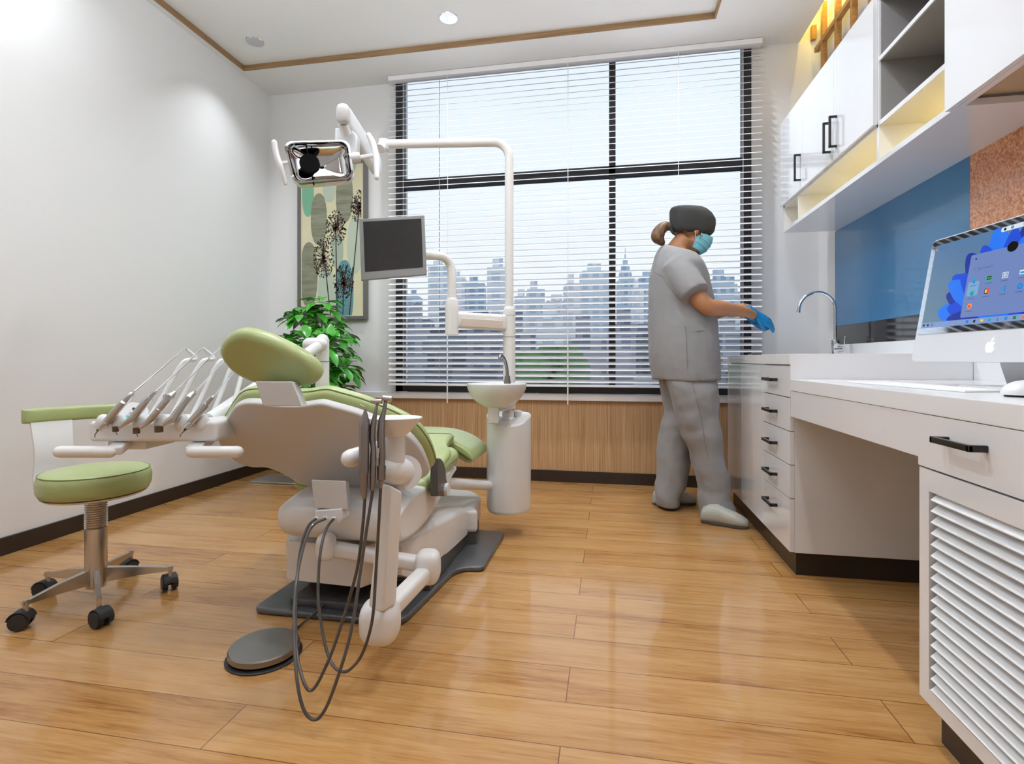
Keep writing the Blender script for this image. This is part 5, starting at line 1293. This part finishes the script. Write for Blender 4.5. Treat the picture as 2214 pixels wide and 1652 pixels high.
df=(at(*r5(1190,1215),d=PD+.02)-at(*r5(1085,1120),d=PD+.03))
hand(at(*r5(1060,1125),d=PD+.02),df,(FV*.5-UV*.8),-1,.30,sz=.86,name='glove')
# ------------------------------------------------------------------ outside: city beyond the window
def bmat(name,c1,c2,sx_=3.2,sz_=3.4):
    m=mat(name,c1,.6); nt=m.node_tree; bs=nt.nodes['Principled BSDF']; tc=nt.nodes.new('ShaderNodeTexCoord')
    sp=nt.nodes.new('ShaderNodeSeparateXYZ'); nt.links.new(tc.outputs['Object'],sp.inputs[0])
    def mt(op,a,bv):
        n=nt.nodes.new('ShaderNodeMath'); n.operation=op
        for i,v in enumerate((a,bv)):
            if isinstance(v,(int,float)): n.inputs[i].default_value=v
            elif v is not None: nt.links.new(v,n.inputs[i])
        return n.outputs[0]
    xs=mt('ADD',sp.outputs['X'],sp.outputs['Y'])
    a=mt('GREATER_THAN',mt('FRACT',mt('DIVIDE',xs,sx_),None),.4); c=mt('GREATER_THAN',mt('FRACT',mt('DIVIDE',sp.outputs['Z'],sz_),None),.45)
    f=mt('MULTIPLY',a,c); mx=nt.nodes.new('ShaderNodeMix'); mx.data_type='RGBA'; nt.links.new(f,mx.inputs['Factor']); mx.inputs['A'].default_value=(*c1,1); mx.inputs['B'].default_value=(*c2,1)
    nt.links.new(mx.outputs['Result'],bs.inputs['Base Color']); return m
BM=[bmat('tower_haze_pale',(.66,.72,.80),(.45,.54,.65)),bmat('tower_haze_blue',(.46,.57,.70),(.25,.38,.52),2.4,3.0),bmat('tower_haze_white',(.76,.78,.84),(.54,.61,.70),4,3.2),bmat('tower_dark',(.12,.15,.20),(.05,.07,.11),3,3.2),bmat('tower_grey',(.28,.31,.38),(.13,.16,.23),2.8,3.1)]  # pale bluish towers carry the distance haze in their colours
rnd=random.Random(21)
GZ=-34
def building(px0,px1,pyt,dist,mi,lab,spire=0,depth=14):
    p0=at(px0,HZ,d=dist); p1=at(px1,HZ,d=dist); zt=at(px0,pyt,d=dist).z; w=(p1-p0).length; c=(p0+p1)/2
    Rm=Matrix.Translation((c.x,c.y,0))@CAMROT.to_4x4()
    t=thing('building',(c.x,c.y,GZ),lab,'building','city buildings outside the window')
    b=B(); box(b,-w/2,w/2,0,depth,GZ,zt,M=Rm)
    if not spire: box(b,-w*.3,w*.1,2,depth*.6,zt,zt+2.2,M=Rm)
    obj('facade',b,BM[mi],t,smooth=False)
    if spire:
        b=B(); 
        for k,(f_,z0_,z1_) in enumerate(((.8,0,.25),(.55,.25,.45),(.32,.45,.62))): box(b,-w/2*f_,w/2*f_,depth*.5-w/2*f_,depth*.5+w/2*f_,zt+spire*z0_,zt+spire*z1_,M=Rm)
        tube(b,[Rm@Vector((0,depth*.5,zt+spire*.6)),Rm@Vector((0,depth*.5,zt+spire))],[w*.07,.1],8); obj('spire',b,BM[mi],t,smooth=False)
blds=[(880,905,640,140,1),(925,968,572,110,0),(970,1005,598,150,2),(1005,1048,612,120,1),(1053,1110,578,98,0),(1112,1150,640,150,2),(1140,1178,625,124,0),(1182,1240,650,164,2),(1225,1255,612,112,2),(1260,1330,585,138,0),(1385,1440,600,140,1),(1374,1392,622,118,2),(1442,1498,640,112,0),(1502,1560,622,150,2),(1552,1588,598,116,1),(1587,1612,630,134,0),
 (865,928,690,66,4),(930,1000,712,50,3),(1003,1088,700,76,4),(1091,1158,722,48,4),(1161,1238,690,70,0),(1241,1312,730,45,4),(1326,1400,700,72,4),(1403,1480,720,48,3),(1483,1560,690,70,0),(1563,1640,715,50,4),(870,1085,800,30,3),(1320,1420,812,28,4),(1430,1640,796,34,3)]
desc=['narrow','stepped','broad','slim','squat']
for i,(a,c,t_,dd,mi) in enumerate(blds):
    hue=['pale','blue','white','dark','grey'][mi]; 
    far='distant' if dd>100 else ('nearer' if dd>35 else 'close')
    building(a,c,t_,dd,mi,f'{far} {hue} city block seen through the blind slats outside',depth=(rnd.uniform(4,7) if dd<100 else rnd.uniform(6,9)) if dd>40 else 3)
building(1343,1372,602,170,1,'distant blue-grey tower with a tall pointed spire on the skyline',spire=at(0,531,d=170).z-at(0,602,d=170).z,depth=8)
b=B(); box(b,-160,200,12,330,GZ-.5,GZ); gd=obj('exterior_ground',b,mat('city_ground',(.16,.19,.22),.9,vary=.4,vscale=.08),smooth=False); tag(gd,kind='structure')
def tree(px,py,dd,r):
    c=at(px,py,d=dd); t=thing('tree',(c.x,c.y,GZ),'green street tree crown seen low through the blind slats','tree','street trees outside the window')
    b=B(); tube(b,[(c.x,c.y,GZ),(c.x,c.y,c.z)],[.5,.25],8); obj('trunk',b,M['soil'],t)
    b=B(); rr=random.Random(px)
    for k in range(14): ball(b,c+Vector((rr.uniform(-r,r),rr.uniform(-r,r),rr.uniform(-r*.6,r*.6))),r*.5,seg=10,ringn=7)
    obj('crown',b,mat('tree_green',(.07,.16,.06),.9,vary=.5,vscale=1.5),t)
tree(1185,805,24,1.3)
# ------------------------------------------------------------------ light
w=bpy.data.worlds.new('sky'); scene.world=w; w.use_nodes=True; nt=w.node_tree; bg=nt.nodes['Background']
tc=nt.nodes.new('ShaderNodeTexCoord'); sp=nt.nodes.new('ShaderNodeSeparateXYZ'); nt.links.new(tc.outputs['Generated'],sp.inputs[0])
rp=nt.nodes.new('ShaderNodeValToRGB'); e=rp.color_ramp.elements; e[0].position=.48; e[0].color=(.93,.95,1,1); e[1].position=.75; e[1].color=(.89,.94,1,1)
x=e.new(.52); x.color=(.95,.97,1,1)
mr=nt.nodes.new('ShaderNodeMath'); mr.operation='MULTIPLY_ADD'; mr.inputs[1].default_value=.5; mr.inputs[2].default_value=.5; nt.links.new(sp.outputs['Z'],mr.inputs[0]); nt.links.new(mr.outputs[0],rp.inputs[0]); nt.links.new(rp.outputs[0],bg.inputs[0])
bg.inputs[1].default_value=1.15
def area(name,loc,rot,sx_,sy_,power,col=(1,1,1),shape='RECTANGLE',spread=180):
    l=bpy.data.lights.new(name,'AREA'); l.shape=shape; l.size=sx_; l.size_y=sy_ or sx_; l.energy=power; l.color=col; l.spread=math.radians(spread)
    o=bpy.data.objects.new(name,l); COL.objects.link(o); o.location=loc; o.rotation_euler=rot; return o
for (x,y,i,j) in DL:
    area('downlight_lamp',(x,y,TZ-.012),(0,0,0),.10,None,((3,12,14)[i],(6,8.5,10.5)[i],3.8,2)[j],(.91,.955,1),'DISK',(95 if i==0 and j==0 else 150))
# added fill lamp with housing and cables, out of view, to brighten the ceiling
ul=thing('added_fill_uplight',(-.7,1.0,2.25),'white housing of an added fill light, hung out of view to brighten the ceiling','added fill light')
b=B(); box(b,-1.7,.3,.88,1.12,2.25,2.30,.006); obj('housing',b,M['alu'],ul)
b=B()
for x in (-1.6,.2): tube(b,[(x,1.0,2.30),(x,1.0,TZ)],.003,6)
obj('cable',b,M['cord'],ul)
area('added_fill_lamp',(-.7,1.0,2.312),(PI,0,0),1.9,.2,76,(.90,.95,1))
# cove strip, niche strips
area('cove_strip',(1.30,1.6,H+.16),(0,math.radians(-60),0),.02,4.4,16,(1,.74,.16))
for y0,y1,pw in ((2.42,3.29,.8),(1.95,2.37,.55),(3.33,3.55,.12)):
    area('niche_strip',(XR-.05,(y0+y1)/2,1.845),(0,math.radians(20),0),.02,y1-y0-.06,pw,(1,.83,.42))
po=area('window_portal',((WX0+WX1)/2,YB+.30,1.85),(math.radians(-90),0,0),WX1-WX0,2.4,1)
po.data.cycles.is_portal=True
# ------------------------------------------------------------------ camera
cam=bpy.data.cameras.new('camera'); co=bpy.data.objects.new('camera',cam); COL.objects.link(co)
co.location=(0,0,EYE); co.rotation_euler=(PI/2,0,YAW); cam.sensor_width=36; cam.lens=FPX/2214*36
cam.shift_y=-(826-HZ)/2214; cam.clip_start=.02; cam.clip_end=1000
scene.camera=co
cy=scene.cycles; cy.adaptive_threshold=.06; cy.adaptive_min_samples=16; cy.max_bounces=7; cy.diffuse_bounces=4; cy.glossy_bounces=3; cy.transmission_bounces=4; cy.transparent_max_bounces=8; cy.caustics_reflective=False; cy.caustics_refractive=False; cy.sample_clamp_indirect=6
vs=scene.view_settings; vs.view_transform='Standard'; vs.look='None'; vs.gamma=1; vs.exposure=0; vs.use_curve_mapping=False
